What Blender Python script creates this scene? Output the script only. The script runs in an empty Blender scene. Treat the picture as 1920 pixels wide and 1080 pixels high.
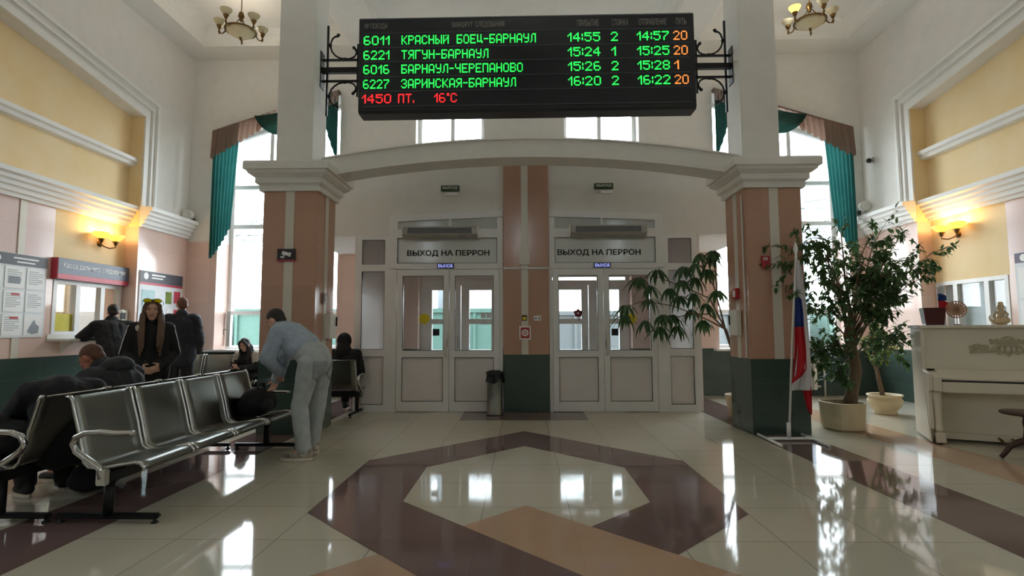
import bpy, bmesh, math, random
from mathutils import Vector, Matrix, noise
random.seed(7)
PI = math.pi
SC = bpy.context.scene
COL = SC.collection

# ------------------------------------------------------------------ camera
cam_d = bpy.data.cameras.new('camera')
cam_d.sensor_width = 36.0
cam_d.lens = 1007.2 / 1920 * 36.0
cam_d.clip_start = 0.05
cam_d.clip_end = 300
cam = bpy.data.objects.new('camera', cam_d)
COL.objects.link(cam)
RX = Vector((0.99983058, 0.01818209, -0.00286632))
UP = Vector((0.00426854, -0.07755737, 0.99697875))
FW = Vector((-0.01790485, 0.99682208, 0.07762184))
m = Matrix((RX, UP, -FW)).transposed().to_4x4()
m.translation = Vector((-0.0255, 0.0, 1.2462))
cam.matrix_world = m
SC.camera = cam

# ------------------------------------------------------------------ view
SC.view_settings.view_transform = 'Standard'
SC.view_settings.look = 'None'
SC.view_settings.gamma = 1
SC.view_settings.use_curve_mapping = False
SC.view_settings.exposure = 0.0
SC.cycles.use_denoising = True
SC.cycles.max_bounces = 10
SC.cycles.diffuse_bounces = 7
SC.cycles.glossy_bounces = 4
SC.cycles.transmission_bounces = 6
SC.cycles.transparent_max_bounces = 12
SC.cycles.sample_clamp_indirect = 6.0
SC.cycles.caustics_reflective = False
SC.cycles.caustics_refractive = False

# ------------------------------------------------------------------ sky: bright thin overcast
SKY_STRENGTH = 13.5
w = bpy.data.worlds.new('sky')
SC.world = w
w.use_nodes = True
nt = w.node_tree
nt.nodes.clear()
tc = nt.nodes.new('ShaderNodeTexCoord')
sx = nt.nodes.new('ShaderNodeSeparateXYZ')
ramp = nt.nodes.new('ShaderNodeValToRGB')
ramp.color_ramp.elements[0].position = 0.46
ramp.color_ramp.elements[0].color = (0.30, 0.30, 0.29, 1)
ramp.color_ramp.elements[1].position = 0.52
ramp.color_ramp.elements[1].color = (0.93, 0.97, 1.0, 1)
e = ramp.color_ramp.elements.new(1.0)
e.color = (0.72, 0.86, 1.0, 1)
mp = nt.nodes.new('ShaderNodeMapRange')
mp.inputs['From Min'].default_value = -1
bg = nt.nodes.new('ShaderNodeBackground')
bg.inputs['Strength'].default_value = SKY_STRENGTH
wo = nt.nodes.new('ShaderNodeOutputWorld')
nt.links.new(tc.outputs['Generated'], sx.inputs[0])
nt.links.new(sx.outputs['Z'], mp.inputs['Value'])
nt.links.new(mp.outputs['Result'], ramp.inputs['Fac'])
nt.links.new(ramp.outputs['Color'], bg.inputs['Color'])
nt.links.new(bg.outputs['Background'], wo.inputs['Surface'])

def portal(name, loc, rot, sx_, sy_):
    """light portal: emits nothing, only steers sky sampling through an opening"""
    L = bpy.data.lights.new(name, 'AREA')
    L.shape = 'RECTANGLE'
    L.size = sx_
    L.size_y = sy_
    L.cycles.is_portal = True
    o = bpy.data.objects.new(name, L)
    o.location = loc
    o.rotation_euler = rot
    COL.objects.link(o)
IN_N = (-PI / 2, 0, 0)      # light travels towards -Y (from the platform side)
IN_S = (PI / 2, 0, 0)       # light travels towards +Y (from the square side)
portal('sky_portal', (-4.78, 10.95, 3.2), IN_N, 2.4, 4.9)
portal('sky_portal', (4.98, 10.95, 3.2), IN_N, 2.6, 4.9)
portal('sky_portal', (0.09, 10.95, 5.3), IN_N, 4.5, 1.2)
portal('sky_portal', (0.05, 10.75, 1.2), IN_N, 4.6, 2.2)
FILL_FRONT_WINDOWS = ((-4.2, .6), (0.0, .6), (4.2, .6))
FWZ0, FWZ1 = 4.2, 6.2         # clerestory windows added as unseen fill light behind the viewer
FILL_SIDE_WINDOWS = ((-4.6, .5), (-1.2, .5), (2.7, .5))   # (centre y, width), unseen windows added to brighten the hall from both sides
SWZ0, SWZ1 = 1.1, 6.1
for yc, h_ in FILL_SIDE_WINDOWS:
    portal('sky_portal', (-7.2, yc, (SWZ0 + SWZ1) / 2), (0, -PI / 2, 0), SWZ1 - SWZ0, h_)
    portal('sky_portal', (7.2, yc, (SWZ0 + SWZ1) / 2), (0, PI / 2, 0), SWZ1 - SWZ0, h_)
for fx, fw in FILL_FRONT_WINDOWS:
    portal('sky_portal', (fx, -7.45, (FWZ0 + FWZ1) / 2), IN_S, fw, FWZ1 - FWZ0)

# ------------------------------------------------------------------ colour and materials
def lin(c):
    r = []
    for v in c:
        v = v / 255.0
        r.append(v / 12.92 if v <= 0.04045 else ((v + 0.055) / 1.055) ** 2.4)
    return (r[0], r[1], r[2], 1.0)

class NT:
    def __init__(s, name):
        s.m = bpy.data.materials.new(name)
        s.m.use_nodes = True
        s.t = s.m.node_tree
        s.b = s.t.nodes['Principled BSDF']
    def n(s, kind, **kw):
        x = s.t.nodes.new('ShaderNode' + kind)
        for k, v in kw.items():
            setattr(x, k, v)
        return x
    def l(s, a, b):
        s.t.links.new(a, b)
    def math(s, op, a, b=None, c=None):
        x = s.n('Math', operation=op)
        for i, v in enumerate((a, b, c)):
            if v is None:
                continue
            if isinstance(v, (int, float)):
                x.inputs[i].default_value = v
            else:
                s.l(v, x.inputs[i])
        return x.outputs[0]
    def mix(s, f, a, b):
        x = s.n('MixRGB')
        for i, v in enumerate((f, a, b)):
            if isinstance(v, (int, float)):
                x.inputs[i].default_value = v
            elif isinstance(v, tuple):
                x.inputs[i].default_value = v
            else:
                s.l(v, x.inputs[i])
        return x.outputs[0]
    def pos(s):
        g = s.n('NewGeometry')
        return g.outputs['Position']
    def noise(s, scale, detail=3, vec=None):
        x = s.n('TexNoise')
        x.inputs['Scale'].default_value = scale
        x.inputs['Detail'].default_value = detail
        s.l(vec or s.obj(), x.inputs['Vector'])
        return x.outputs['Fac']
    def obj(s):
        return s.n('TexCoord').outputs['Object']
    def bump(s, h, strength=0.2, dist=0.01):
        x = s.n('Bump')
        x.inputs['Strength'].default_value = strength
        x.inputs['Distance'].default_value = dist
        s.l(h, x.inputs['Height'])
        s.l(x.outputs[0], s.b.inputs['Normal'])

def mat(name, c, rough=0.5, metal=0.0, var=0.08, scale=6.0, bump=0.0, bscale=40.0, spec=None, c2=None, trans=0.0):
    k = NT(name)
    base = lin(c)
    k.b.inputs['Roughness'].default_value = rough
    k.b.inputs['Metallic'].default_value = metal
    if spec is not None:
        k.b.inputs['Specular IOR Level'].default_value = spec
    if c2 is None:
        lo = tuple(v * (1 - var) for v in base[:3]) + (1,)
        hi = tuple(min(1, v * (1 + var)) for v in base[:3]) + (1,)
    else:
        lo, hi = base, lin(c2)
    f = k.noise(scale)
    r = k.math('MULTIPLY_ADD', f, 2.0, -0.5)
    r = k.math('MINIMUM', k.math('MAXIMUM', r, 0.0), 1.0)
    col = k.mix(r, lo, hi)
    k.l(col, k.b.inputs['Base Color'])
    if bump:
        k.bump(k.noise(bscale, 5), bump)
    if trans:
        tr = k.n('BsdfTranslucent')
        k.l(col, tr.inputs['Color'])
        mx = k.n('MixShader')
        mx.inputs[0].default_value = trans
        k.l(k.b.outputs[0], mx.inputs[1])
        k.l(tr.outputs[0], mx.inputs[2])
        k.l(mx.outputs[0], k.t.nodes['Material Output'].inputs['Surface'])
    return k.m

def emit(name, c, strength, base=None):
    k = NT(name)
    k.b.inputs['Base Color'].default_value = lin(base or c)
    k.b.inputs['Emission Color'].default_value = lin(c)
    k.b.inputs['Emission Strength'].default_value = strength
    k.b.inputs['Roughness'].default_value = 0.4
    return k.m

def glass(name, tint=(250, 252, 252), refl=1.0):
    k = NT(name)
    k.t.nodes.remove(k.b)
    gm = k.n('NewGeometry')
    dt = k.n('VectorMath', operation='DOT_PRODUCT')
    k.l(gm.outputs['Normal'], dt.inputs[0])
    k.l(gm.outputs['Incoming'], dt.inputs[1])
    c1 = k.math('SUBTRACT', 1.0, k.math('ABSOLUTE', dt.outputs['Value']))
    f2 = k.math('MULTIPLY_ADD', k.math('POWER', c1, 5.0), 0.94, 0.045 * refl)
    t = k.n('BsdfTransparent')
    t.inputs['Color'].default_value = lin(tint)
    g = k.n('BsdfGlossy')
    g.inputs['Roughness'].default_value = 0.0
    mx = k.n('MixShader')
    k.l(f2, mx.inputs[0])
    k.l(t.outputs[0], mx.inputs[1])
    k.l(g.outputs[0], mx.inputs[2])
    k.l(mx.outputs[0], k.t.nodes['Material Output'].inputs['Surface'])
    return k.m

def tile_mat(name, c, sx_, sz_, ox=0.0, oz=0.0, rough=0.12, joint=(40, 40, 40), jw=0.004, var=0.12, axis='XZ', vein=0.0, jf=0.6):
    """polished stone slabs: joints on a world-space grid, a little tone change per slab"""
    k = NT(name)
    s = k.n('SeparateXYZ')
    k.l(k.pos(), s.inputs[0])
    if axis == 'XY':
        a, b = s.outputs['X'], s.outputs['Y']
    elif axis == 'WZ':    # works on walls of either direction
        a, b = k.math('ADD', s.outputs['X'], s.outputs['Y']), s.outputs['Z']
    else:
        a, b = s.outputs['X'], s.outputs['Z']
    ua = k.math('DIVIDE', k.math('SUBTRACT', a, ox), sx_)
    ub = k.math('DIVIDE', k.math('SUBTRACT', b, oz), sz_)
    def line(u, size):
        f = k.math('FRACT', u)
        d = k.math('MINIMUM', f, k.math('SUBTRACT', 1.0, f))
        return k.math('LESS_THAN', d, jw / size / 2)
    j = k.math('MAXIMUM', line(ua, sx_), line(ub, sz_))
    cb = k.n('CombineXYZ')
    k.l(k.math('FLOOR', ua), cb.inputs[0])
    k.l(k.math('FLOOR', ub), cb.inputs[1])
    wn = k.n('TexWhiteNoise', noise_dimensions='3D')
    k.l(cb.outputs[0], wn.inputs['Vector'])
    base = lin(c)
    lo = tuple(v * (1 - var) for v in base[:3]) + (1,)
    hi = tuple(min(1, v * (1 + var)) for v in base[:3]) + (1,)
    col = k.mix(wn.outputs['Value'], lo, hi)
    if vein:
        nz = k.noise(3.0, 8, k.pos())
        col = k.mix(k.math('MULTIPLY', nz, vein), col, tuple(min(1, v * 1.35) for v in base[:3]) + (1,))
    col = k.mix(k.math('MULTIPLY', j, jf), col, lin(joint))
    k.l(col, k.b.inputs['Base Color'])
    k.b.inputs['Roughness'].default_value = rough
    if axis == 'XY':
        k.b.inputs['Specular IOR Level'].default_value = 0.34
    k.bump(k.noise(1.2, 2, k.pos()), 0.02, 0.02)
    return k.m

M = {}
M['plaster'] = mat('plaster', (228, 225, 219), 0.85, var=0.03, bump=0.05, bscale=60)
M['plaster_up'] = M['plaster']
M['ceil'] = mat('ceiling_paint', (230, 228, 222), 0.9, var=0.02)
M['yellow'] = mat('ochre_plaster', (236, 208, 154), 0.75, scale=2.2, c2=(242, 220, 178), bump=0.08, bscale=30)
M['mould'] = mat('white_moulding', (236, 235, 231), 0.6, var=0.02)
M['peach'] = tile_mat('peach_stone', (222, 194, 182), 1.3, 0.9, 0.3, 0.89, 0.14, (150, 110, 95), 0.003, 0.05, 'WZ', 0.15, 0.4)
M['pink'] = tile_mat('pink_stone', (216, 192, 186), 1.3, 0.9, 0.3, 0.89, 0.16, (150, 120, 110), 0.003, 0.05, 'WZ', 0.1, 0.4)  # pinker copy of the peach stone, reflected sheen put into the colour
M['peach_column'] = tile_mat('peach_column_stone', (184, 144, 122), 1.3, 0.9, 0.3, 0.89, 0.14, (150, 110, 95), 0.003, 0.05, 'WZ', 0.15, 0.4)
M['dado'] = tile_mat('green_stone', (62, 78, 72), 0.6, 0.3, 0.1, 0.0, 0.13, (96, 104, 98), 0.004, 0.12, 'WZ', 0.2, 0.7)
M['strip'] = mat('pale_stone_strip', (214, 208, 194), 0.25, var=0.03)
M['floor'] = tile_mat('cream_floor_tile', (197, 190, 172), 0.6, 0.6, 0.3, 5.09144, 0.055, (70, 64, 56), 0.004, 0.03, 'XY', 0.06, 0.8)
M['f_purple'] = tile_mat('plum_floor_tile', (116, 95, 92), 0.6, 0.6, 0.3, 5.09144, 0.055, (60, 48, 46), 0.003, 0.08, 'XY', 0.06, 0.35)
M['f_orange'] = tile_mat('terracotta_floor_tile', (186, 154, 128), 0.6, 0.6, 0.3, 5.09144, 0.055, (120, 90, 70), 0.003, 0.05, 'XY', 0.06, 0.3)
M['white_pvc'] = mat('white_plastic_frame', (232, 232, 230), 0.35, var=0.02)
M['gasket'] = mat('black_gasket', (28, 28, 28), 0.6)
M['panel'] = mat('white_door_panel', (230, 224, 221), 0.45, var=0.02)
M['glass'] = glass('clear_glass')
M['black'] = mat('black_metal', (22, 22, 23), 0.45, 0.3)
M['black_matte'] = mat('black_plastic', (20, 20, 22), 0.55)
M['housing'] = mat('board_housing', (26, 28, 33), 0.4)
M['screen'] = mat('board_screen', (24, 29, 36), 0.3)
M['grey_line'] = mat('grey_divider', (82, 88, 94), 0.5)
M['grey_text'] = mat('grey_lettering', (150, 146, 140), 0.6)
M['led_g'] = emit('green_led', (40, 255, 90), 1.5)
M['led_r'] = emit('red_led', (255, 40, 44), 1.5)
M['led_o'] = emit('orange_led', (255, 150, 70), 1.1)
M['led_b'] = emit('blue_led', (170, 180, 255), 1.1)
M['chrome'] = mat('chrome', (206, 206, 204), 0.14, 1.0, var=0.02)
M['steel'] = mat('perforated_steel', (128, 129, 122), 0.34, 1.0, var=0.05)
M['brass'] = mat('aged_brass', (120, 92, 52), 0.35, 0.9)
M['opal'] = mat('opal_glass', (226, 218, 190), 0.35, trans=0.4)
M['lit_warm'] = emit('lit_amber_shade', (255, 184, 66), 3.2)
M['lit_soft'] = emit('lit_cream_shade', (255, 224, 130), 1.2)
M['teal'] = mat('teal_curtain', (44, 104, 100), 0.8, var=0.12, scale=4, trans=0.45)
M['teal_dark'] = mat('dark_green_swag', (28, 70, 62), 0.7, var=0.2, scale=9, trans=0.2)
M['valance'] = mat('taupe_valance', (150, 122, 108), 0.8, var=0.08, trans=0.4)
M['fringe'] = mat('sheer_fringe', (214, 188, 178), 0.8, trans=0.6)
M['white_metal'] = mat('white_enamel', (224, 222, 214), 0.4, var=0.03)
M['red'] = mat('red_enamel', (176, 40, 46), 0.45)
M['dark_grey'] = mat('charcoal_sign_face', (76, 78, 86), 0.45)
M['blue_grey'] = mat('slate_blue_sign_face', (92, 102, 120), 0.4)
M['sign_red'] = mat('crimson_sign_band', (196, 66, 84), 0.4)
M['white'] = mat('white_paint', (240, 240, 238), 0.5, var=0.01)
M['paper'] = mat('paper', (226, 230, 232), 0.7, var=0.02)
M['ink'] = mat('grey_print', (150, 156, 162), 0.8)
M['dark_text'] = mat('black_lettering', (26, 24, 24), 0.6)
M['yellow_card'] = mat('yellow_card', (222, 204, 40), 0.6)
M['sign_green'] = mat('exit_sign_green', (60, 84, 52), 0.5)
M['alu'] = mat('grey_aluminium', (168, 164, 158), 0.4, 0.5)
M['denim'] = mat('pale_denim', (172, 178, 178), 0.9, var=0.12, scale=14, bump=0.25, bscale=30)
M['denim2'] = mat('washed_denim_jacket', (164, 176, 190), 0.9, var=0.14, scale=12, bump=0.25, bscale=26)
M['cloth_black'] = mat('black_cloth', (24, 24, 27), 0.85, var=0.2, bump=0.25, bscale=22)
M['cloth_navy'] = mat('navy_cloth', (26, 29, 40), 0.75, var=0.2, bump=0.3, bscale=18)
M['cloth_char'] = mat('charcoal_cloth', (44, 44, 48), 0.85, var=0.15, bump=0.3, bscale=18)
M['skin'] = mat('skin', (206, 160, 138), 0.55, var=0.05, scale=20)
M['skin_red'] = mat('ruddy_skin', (172, 110, 88), 0.55, var=0.06, scale=20)
M['hair_dark'] = mat('dark_hair', (44, 36, 32), 0.6, var=0.25, scale=30)
M['hair_brown'] = mat('brown_hair', (96, 70, 54), 0.5, var=0.25, scale=30)
M['hair_ginger'] = mat('short_ginger_hair', (98, 62, 46), 0.7, var=0.15, scale=40)
M['lip'] = mat('lip', (170, 96, 92), 0.5)
M['eye_dark'] = mat('eye_dark', (30, 26, 26), 0.3)
M['sole'] = mat('cream_rubber', (214, 204, 186), 0.6)
M['piano'] = mat('ivory_lacquer', (222, 214, 196), 0.22, var=0.02)
M['piano_relief'] = mat('carved_relief', (176, 168, 140), 0.5, var=0.2, scale=30)
M['key_black'] = mat('ebony', (24, 20, 20), 0.3)
M['wood_dark'] = mat('dark_wood', (70, 44, 38), 0.35, var=0.2, scale=12)
M['pot_red'] = mat('dark_red_pot', (78, 30, 32), 0.25, var=0.1)
M['figurine'] = mat('glazed_figurine', (206, 184, 148), 0.25, var=0.12, scale=20)
M['disc'] = mat('openwork_disc', (176, 132, 100), 0.5, var=0.2, scale=30)
M['concrete'] = mat('cast_stone_planter', (204, 190, 158), 0.8, var=0.1, bump=0.3, bscale=25)
M['terracotta'] = mat('cream_clay_urn', (214, 196, 160), 0.6, var=0.06)
M['soil'] = mat('soil', (52, 42, 34), 0.95, var=0.2, bump=0.5)
M['bark'] = mat('bark', (118, 98, 78), 0.85, var=0.2, scale=18, bump=0.5, bscale=40)
M['leaf'] = mat('ficus_leaf', (76, 106, 60), 0.38, var=0.4, scale=7, trans=0.35)
M['leaf2'] = mat('umbrella_leaf', (62, 94, 56), 0.4, var=0.3, scale=5, trans=0.25)
M['leaf_yel'] = mat('pale_leaf', (130, 150, 64), 0.45, var=0.3, scale=6, trans=0.3)
M['flag_white'] = mat('white_flag_cloth', (226, 224, 226), 0.8, trans=0.25)
M['flag_blue'] = mat('blue_flag_cloth', (34, 62, 130), 0.8, trans=0.2)
M['flag_red'] = mat('red_flag_cloth', (196, 32, 44), 0.8, trans=0.2)
M['plastic_bag'] = mat('black_bin_liner', (20, 20, 22), 0.3, bump=0.4, bscale=30)
M['curtain_cream'] = mat('cream_curtain', (232, 216, 186), 0.8, trans=0.3)
M['asphalt'] = mat('platform_asphalt', (112, 110, 108), 0.9, var=0.1)
M['wagon'] = mat('teal_green_wagon', (62, 92, 82), 0.7, var=0.08)
M['wagon_dk'] = mat('wagon_frame', (44, 52, 50), 0.8)
M['wagon_grey'] = mat('weathered_grey_wagon', (84, 88, 88), 0.7, var=0.1)
M['mast'] = mat('galvanised_mast', (120, 124, 128), 0.6, 0.3)
M['teal_pale'] = mat('pale_teal_print', (176, 206, 206), 0.6)
M['plum_face'] = mat('plum_sign_face', (70, 52, 80), 0.45)
M['dark_sign'] = mat('dark_sign_face', (48, 46, 48), 0.4)
M['maroon'] = mat('maroon_print', (120, 36, 46), 0.6)
M['led_housing'] = mat('led_housing', (60, 66, 110), 0.4)
M['shoe_mix'] = mat('cream_and_black_trainer', (34, 32, 32), 0.6, scale=14, c2=(216, 206, 188))
M['shirt_dark'] = mat('dark_print_shirt', (38, 34, 34), 0.85)
M['panel_beige'] = mat('off_white_cloth', (186, 176, 164), 0.85, bump=0.15)
M['ballast'] = mat('track_ballast', (96, 90, 86), 0.95, var=0.2, scale=8)
M['blind'] = mat('pale_blind', (206, 212, 216), 0.8)  # pale tone of the glass reflection, put on added sheets
M['denim_seam'] = mat('denim_pocket', (150, 156, 158), 0.9, var=0.14, scale=14, bump=0.25, bscale=30)
M['frosted'] = mat('frosted_pane', (198, 202, 200), 0.1, var=0.04)
M['yellow_lens'] = mat('yellow_lens', (226, 214, 30), 0.2, trans=0.5)
# ------------------------------------------------------------------ mesh builder
class MB:
    def __init__(s):
        s.v, s.f, s.sm = [], [], []
    def add(s, vs, fs, smooth=False):
        o = len(s.v)
        s.v += [Vector(p) for p in vs]
        for f in fs:
            s.f.append(tuple(i + o for i in f))
            s.sm.append(smooth)
        return s
    def box(s, x0, x1, y0, y1, z0, z1, mtx=None):
        vs = [Vector((x, y, z)) for x in (x0, x1) for y in (y0, y1) for z in (z0, z1)]
        if mtx:
            vs = [mtx @ p for p in vs]
        return s.add(vs, [(0, 1, 3, 2), (4, 6, 7, 5), (0, 4, 5, 1), (2, 3, 7, 6), (0, 2, 6, 4), (1, 5, 7, 3)])
    def bbox(s, x0, x1, y0, y1, z0, z1, b=0.01):
        """box with chamfered vertical and horizontal edges"""
        bm = bmesh.new()
        bmesh.ops.create_cube(bm, size=1)
        for v in bm.verts:
            v.co = Vector((x0 + (v.co.x + .5) * (x1 - x0), y0 + (v.co.y + .5) * (y1 - y0), z0 + (v.co.z + .5) * (z1 - z0)))
        b = min(b, 0.45 * min(abs(x1 - x0), abs(y1 - y0), abs(z1 - z0)))
        bmesh.ops.bevel(bm, geom=bm.edges[:], offset=b, segments=2, affect='EDGES')
        s.bm(bm, False)
        return s
    def bm(s, bm, smooth):
        bm.verts.index_update()
        s.add([v.co.copy() for v in bm.verts], [tuple(v.index for v in f.verts) for f in bm.faces], smooth)
        bm.free()
    def prism(s, poly, a0, a1, plane='XZ'):
        """extrude a 2D polygon: plane XZ -> along Y, YZ -> along X, XY -> along Z"""
        def P(u, v, a):
            return {'XZ': (u, a, v), 'YZ': (a, u, v), 'XY': (u, v, a)}[plane]
        n = len(poly)
        vs = [P(u, v, a0) for u, v in poly] + [P(u, v, a1) for u, v in poly]
        fs = [tuple(range(n)), tuple(range(2 * n - 1, n - 1, -1))]
        fs += [(i, (i + 1) % n, n + (i + 1) % n, n + i) for i in range(n)]
        return s.add(vs, fs)
    def tube(s, pts, r, n=8, smooth=True, cap=True, sx=1.0):
        pts = [Vector(p) for p in pts]
        rs = r if isinstance(r, (list, tuple)) else [r] * len(pts)
        t0 = (pts[1] - pts[0]).normalized()
        u = t0.cross(Vector((0, 0, 1)))
        if u.length < 1e-3:
            u = t0.cross(Vector((0, 1, 0)))
        u.normalize()
        vs, fs = [], []
        for i, p in enumerate(pts):
            t = (pts[min(i + 1, len(pts) - 1)] - pts[max(i - 1, 0)]).normalized()
            u = (u - t * u.dot(t))
            if u.length < 1e-6:
                u = t.orthogonal()
            u.normalize()
            v = t.cross(u)
            for k in range(n):
                a = 2 * PI * k / n
                vs.append(p + (u * math.cos(a) * sx + v * math.sin(a)) * rs[i])
        for i in range(len(pts) - 1):
            for k in range(n):
                a, b = i * n + k, i * n + (k + 1) % n
                fs.append((a, b, b + n, a + n))
        s.add(vs, fs, smooth)
        if cap:
            o = len(s.v) - len(vs)
            s.f.append(tuple(o + k for k in range(n - 1, -1, -1)))
            s.f.append(tuple(o + len(vs) - n + k for k in range(n)))
            s.sm += [False, False]
        return s
    def lathe(s, prof, n=24, c=(0, 0, 0), smooth=True, mtx=None):
        c = Vector(c)
        vs, fs = [], []
        for r, z in prof:
            for k in range(n):
                a = 2 * PI * k / n
                p = Vector((r * math.cos(a), r * math.sin(a), z))
                vs.append((mtx @ p if mtx else p) + c)
        for i in range(len(prof) - 1):
            for k in range(n):
                a, b = i * n + k, i * n + (k + 1) % n
                fs.append((a, b, b + n, a + n))
        if prof[0][0] > 1e-5:
            fs.append(tuple(range(n - 1, -1, -1)))
        if prof[-1][0] > 1e-5:
            fs.append(tuple((len(prof) - 1) * n + k for k in range(n)))
        return s.add(vs, fs, smooth)
    def ell(s, c, r, mtx=None, n=16):
        prof = [(max(1e-6, math.sin(PI * i / n)), -math.cos(PI * i / n)) for i in range(n + 1)]
        c = Vector(c)
        S = Matrix.Diagonal(Vector((r[0], r[1], r[2])))
        T = (mtx.to_3x3() @ S) if mtx else S
        return s.lathe(prof, 2 * n if n < 14 else 24, c, True, T)
    def sheet(s, grid, thick=0.0, smooth=True):
        """grid[i][j] of points -> surface; thick>0 gives it a back side"""
        R, Cn = len(grid), len(grid[0])
        vs = [Vector(p) for row in grid for p in row]
        fs = [(i * Cn + j, i * Cn + j + 1, (i + 1) * Cn + j + 1, (i + 1) * Cn + j) for i in range(R - 1) for j in range(Cn - 1)]
        if thick:
            bm = bmesh.new()
            bv = [bm.verts.new(p) for p in vs]
            for f in fs:
                bm.faces.new([bv[i] for i in f])
            bm.normal_update()
            nv = []
            for v in bv:
                nv.append(v.co - v.normal * thick)
            bm.free()
            o = len(vs)
            vs2 = vs + nv
            f2 = fs + [tuple(i + o for i in reversed(f)) for f in fs]
            edge = [(0, j) for j in range(Cn)] + [(i, Cn - 1) for i in range(1, R)] + [(R - 1, j) for j in range(Cn - 2, -1, -1)] + [(i, 0) for i in range(R - 2, 0, -1)]
            ids = [i * Cn + j for i, j in edge]
            for a, b in zip(ids, ids[1:] + ids[:1]):
                f2.append((b, a, a + o, b + o))
            return s.add(vs2, f2, smooth)
        return s.add(vs, fs, smooth)
    def build(s, name, m, parent=None, world=False, kind=None, label=None, fixn=True, bevel=0.0):
        me = bpy.data.meshes.new(name)
        vs = s.v
        if world and parent is not None:
            r = parent
            while r.parent is not None:
                r = r.parent
            inv = Matrix.LocRotScale(r.location, r.rotation_euler, None).inverted()
            vs = [inv @ p for p in vs]
        me.from_pydata([tuple(p) for p in vs], [], s.f)
        for p, q in zip(me.polygons, s.sm):
            p.use_smooth = q
        if fixn:
            bm = bmesh.new()
            bm.from_mesh(me)
            bmesh.ops.recalc_face_normals(bm, faces=bm.faces[:])
            bm.to_mesh(me)
            bm.free()
        me.materials.append(M[m] if isinstance(m, str) else m)
        me.update()
        o = bpy.data.objects.new(name, me)
        COL.objects.link(o)
        o.parent = parent
        if bevel:
            md = o.modifiers.new('bevel', 'BEVEL')
            md.width = bevel
            md.segments = 2
            md.limit_method = 'ANGLE'
        if kind:
            o['kind'] = kind
        if label:
            o['label'] = label
        return o

def thing(name, label, cat, loc=(0, 0, 0), rz=0.0, group=None):
    o = bpy.data.objects.new(name, None)
    o.empty_display_size = 0.1
    COL.objects.link(o)
    o.location = loc
    o.rotation_euler = (0, 0, rz)
    o['label'] = label
    o['category'] = cat
    if group:
        o['group'] = group
    return o

def tag(o, label, cat, group=None):
    o['label'] = label
    o['category'] = cat
    if group:
        o['group'] = group
    return o

def struct_root(name, loc=(0, 0, 0), rz=0.0):
    o = bpy.data.objects.new(name, None)
    o.empty_display_size = 0.1
    COL.objects.link(o)
    o.location = loc
    o.rotation_euler = (0, 0, rz)
    o['kind'] = 'structure'
    return o

def dup(root, loc, rz, label=None, group=None):
    """copy a thing with its parts and their sub-parts"""
    r = root.copy()
    COL.objects.link(r)
    r.location = loc
    r.rotation_euler = (0, 0, rz)
    if label:
        r['label'] = label
    if group:
        r['group'] = group
    for ch in list(root.children):
        c = ch.copy()
        COL.objects.link(c)
        c.parent = r
        for g in list(ch.children):
            d = g.copy()
            COL.objects.link(d)
            d.parent = c
    return r

def lettering(name, txt, m, parent, mtx, width=None, height=0.1, depth=0.002, bold=0.0, label=None):
    """raised lettering as a mesh; mtx maps text plane (x right, y up, z out) into the parent's frame"""
    cu = bpy.data.curves.new(name, 'FONT')
    cu.body = txt
    cu.size = 1.0
    cu.extrude = 0.02 if bold else 0.0
    cu.bevel_depth = bold
    cu.bevel_resolution = 0
    cu.resolution_u = 3
    t = bpy.data.objects.new('tmp_text', cu)
    COL.objects.link(t)
    dg = bpy.context.evaluated_depsgraph_get()
    me = bpy.data.meshes.new_from_object(t.evaluated_get(dg))
    bpy.data.objects.remove(t)
    bpy.data.curves.remove(cu)
    xs = [v.co.x for v in me.vertices]
    ys = [v.co.y for v in me.vertices]
    x0, x1, y0, y1 = min(xs), max(xs), min(ys), max(ys)
    sy = height / (y1 - y0)
    sxx = (width / (x1 - x0)) if width else sy
    bm = bmesh.new()
    bm.from_mesh(me)
    for v in bm.verts:
        v.co = Vector(((v.co.x - x0) * sxx, (v.co.y - y0) * sy, (v.co.z / (.02 + bold) * .5 + .5) * depth if bold else 0))
    if not bold:
        r = bmesh.ops.extrude_face_region(bm, geom=bm.faces[:])
        for g in r['geom']:
            if isinstance(g, bmesh.types.BMVert):
                g.co.z += depth
    for v in bm.verts:
        v.co = mtx @ v.co
    bmesh.ops.recalc_face_normals(bm, faces=bm.faces[:])
    bm.to_mesh(me)
    bm.free()
    me.materials.clear()
    me.materials.append(M[m])
    o = bpy.data.objects.new(name, me)
    me.name = name
    COL.objects.link(o)
    o.parent = parent
    if label:
        o['label'] = label
    return o

def frame_mtx(origin, xdir, ydir):
    x = Vector(xdir).normalized()
    y = Vector(ydir).normalized()
    z = x.cross(y)
    mm = Matrix((x, y, z)).transposed().to_4x4()
    mm.translation = Vector(origin)
    return mm

def grid_frame(mb, x0, x1, z0, z1, y0, y1, t):
    """rectangular ring of square section"""
    mb.box(x0, x0 + t, y0, y1, z0, z1)
    mb.box(x1 - t, x1, y0, y1, z0, z1)
    mb.box(x0 + t, x1 - t, y0, y1, z0, z0 + t)
    mb.box(x0 + t, x1 - t, y0, y1, z1 - t, z1)
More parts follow.
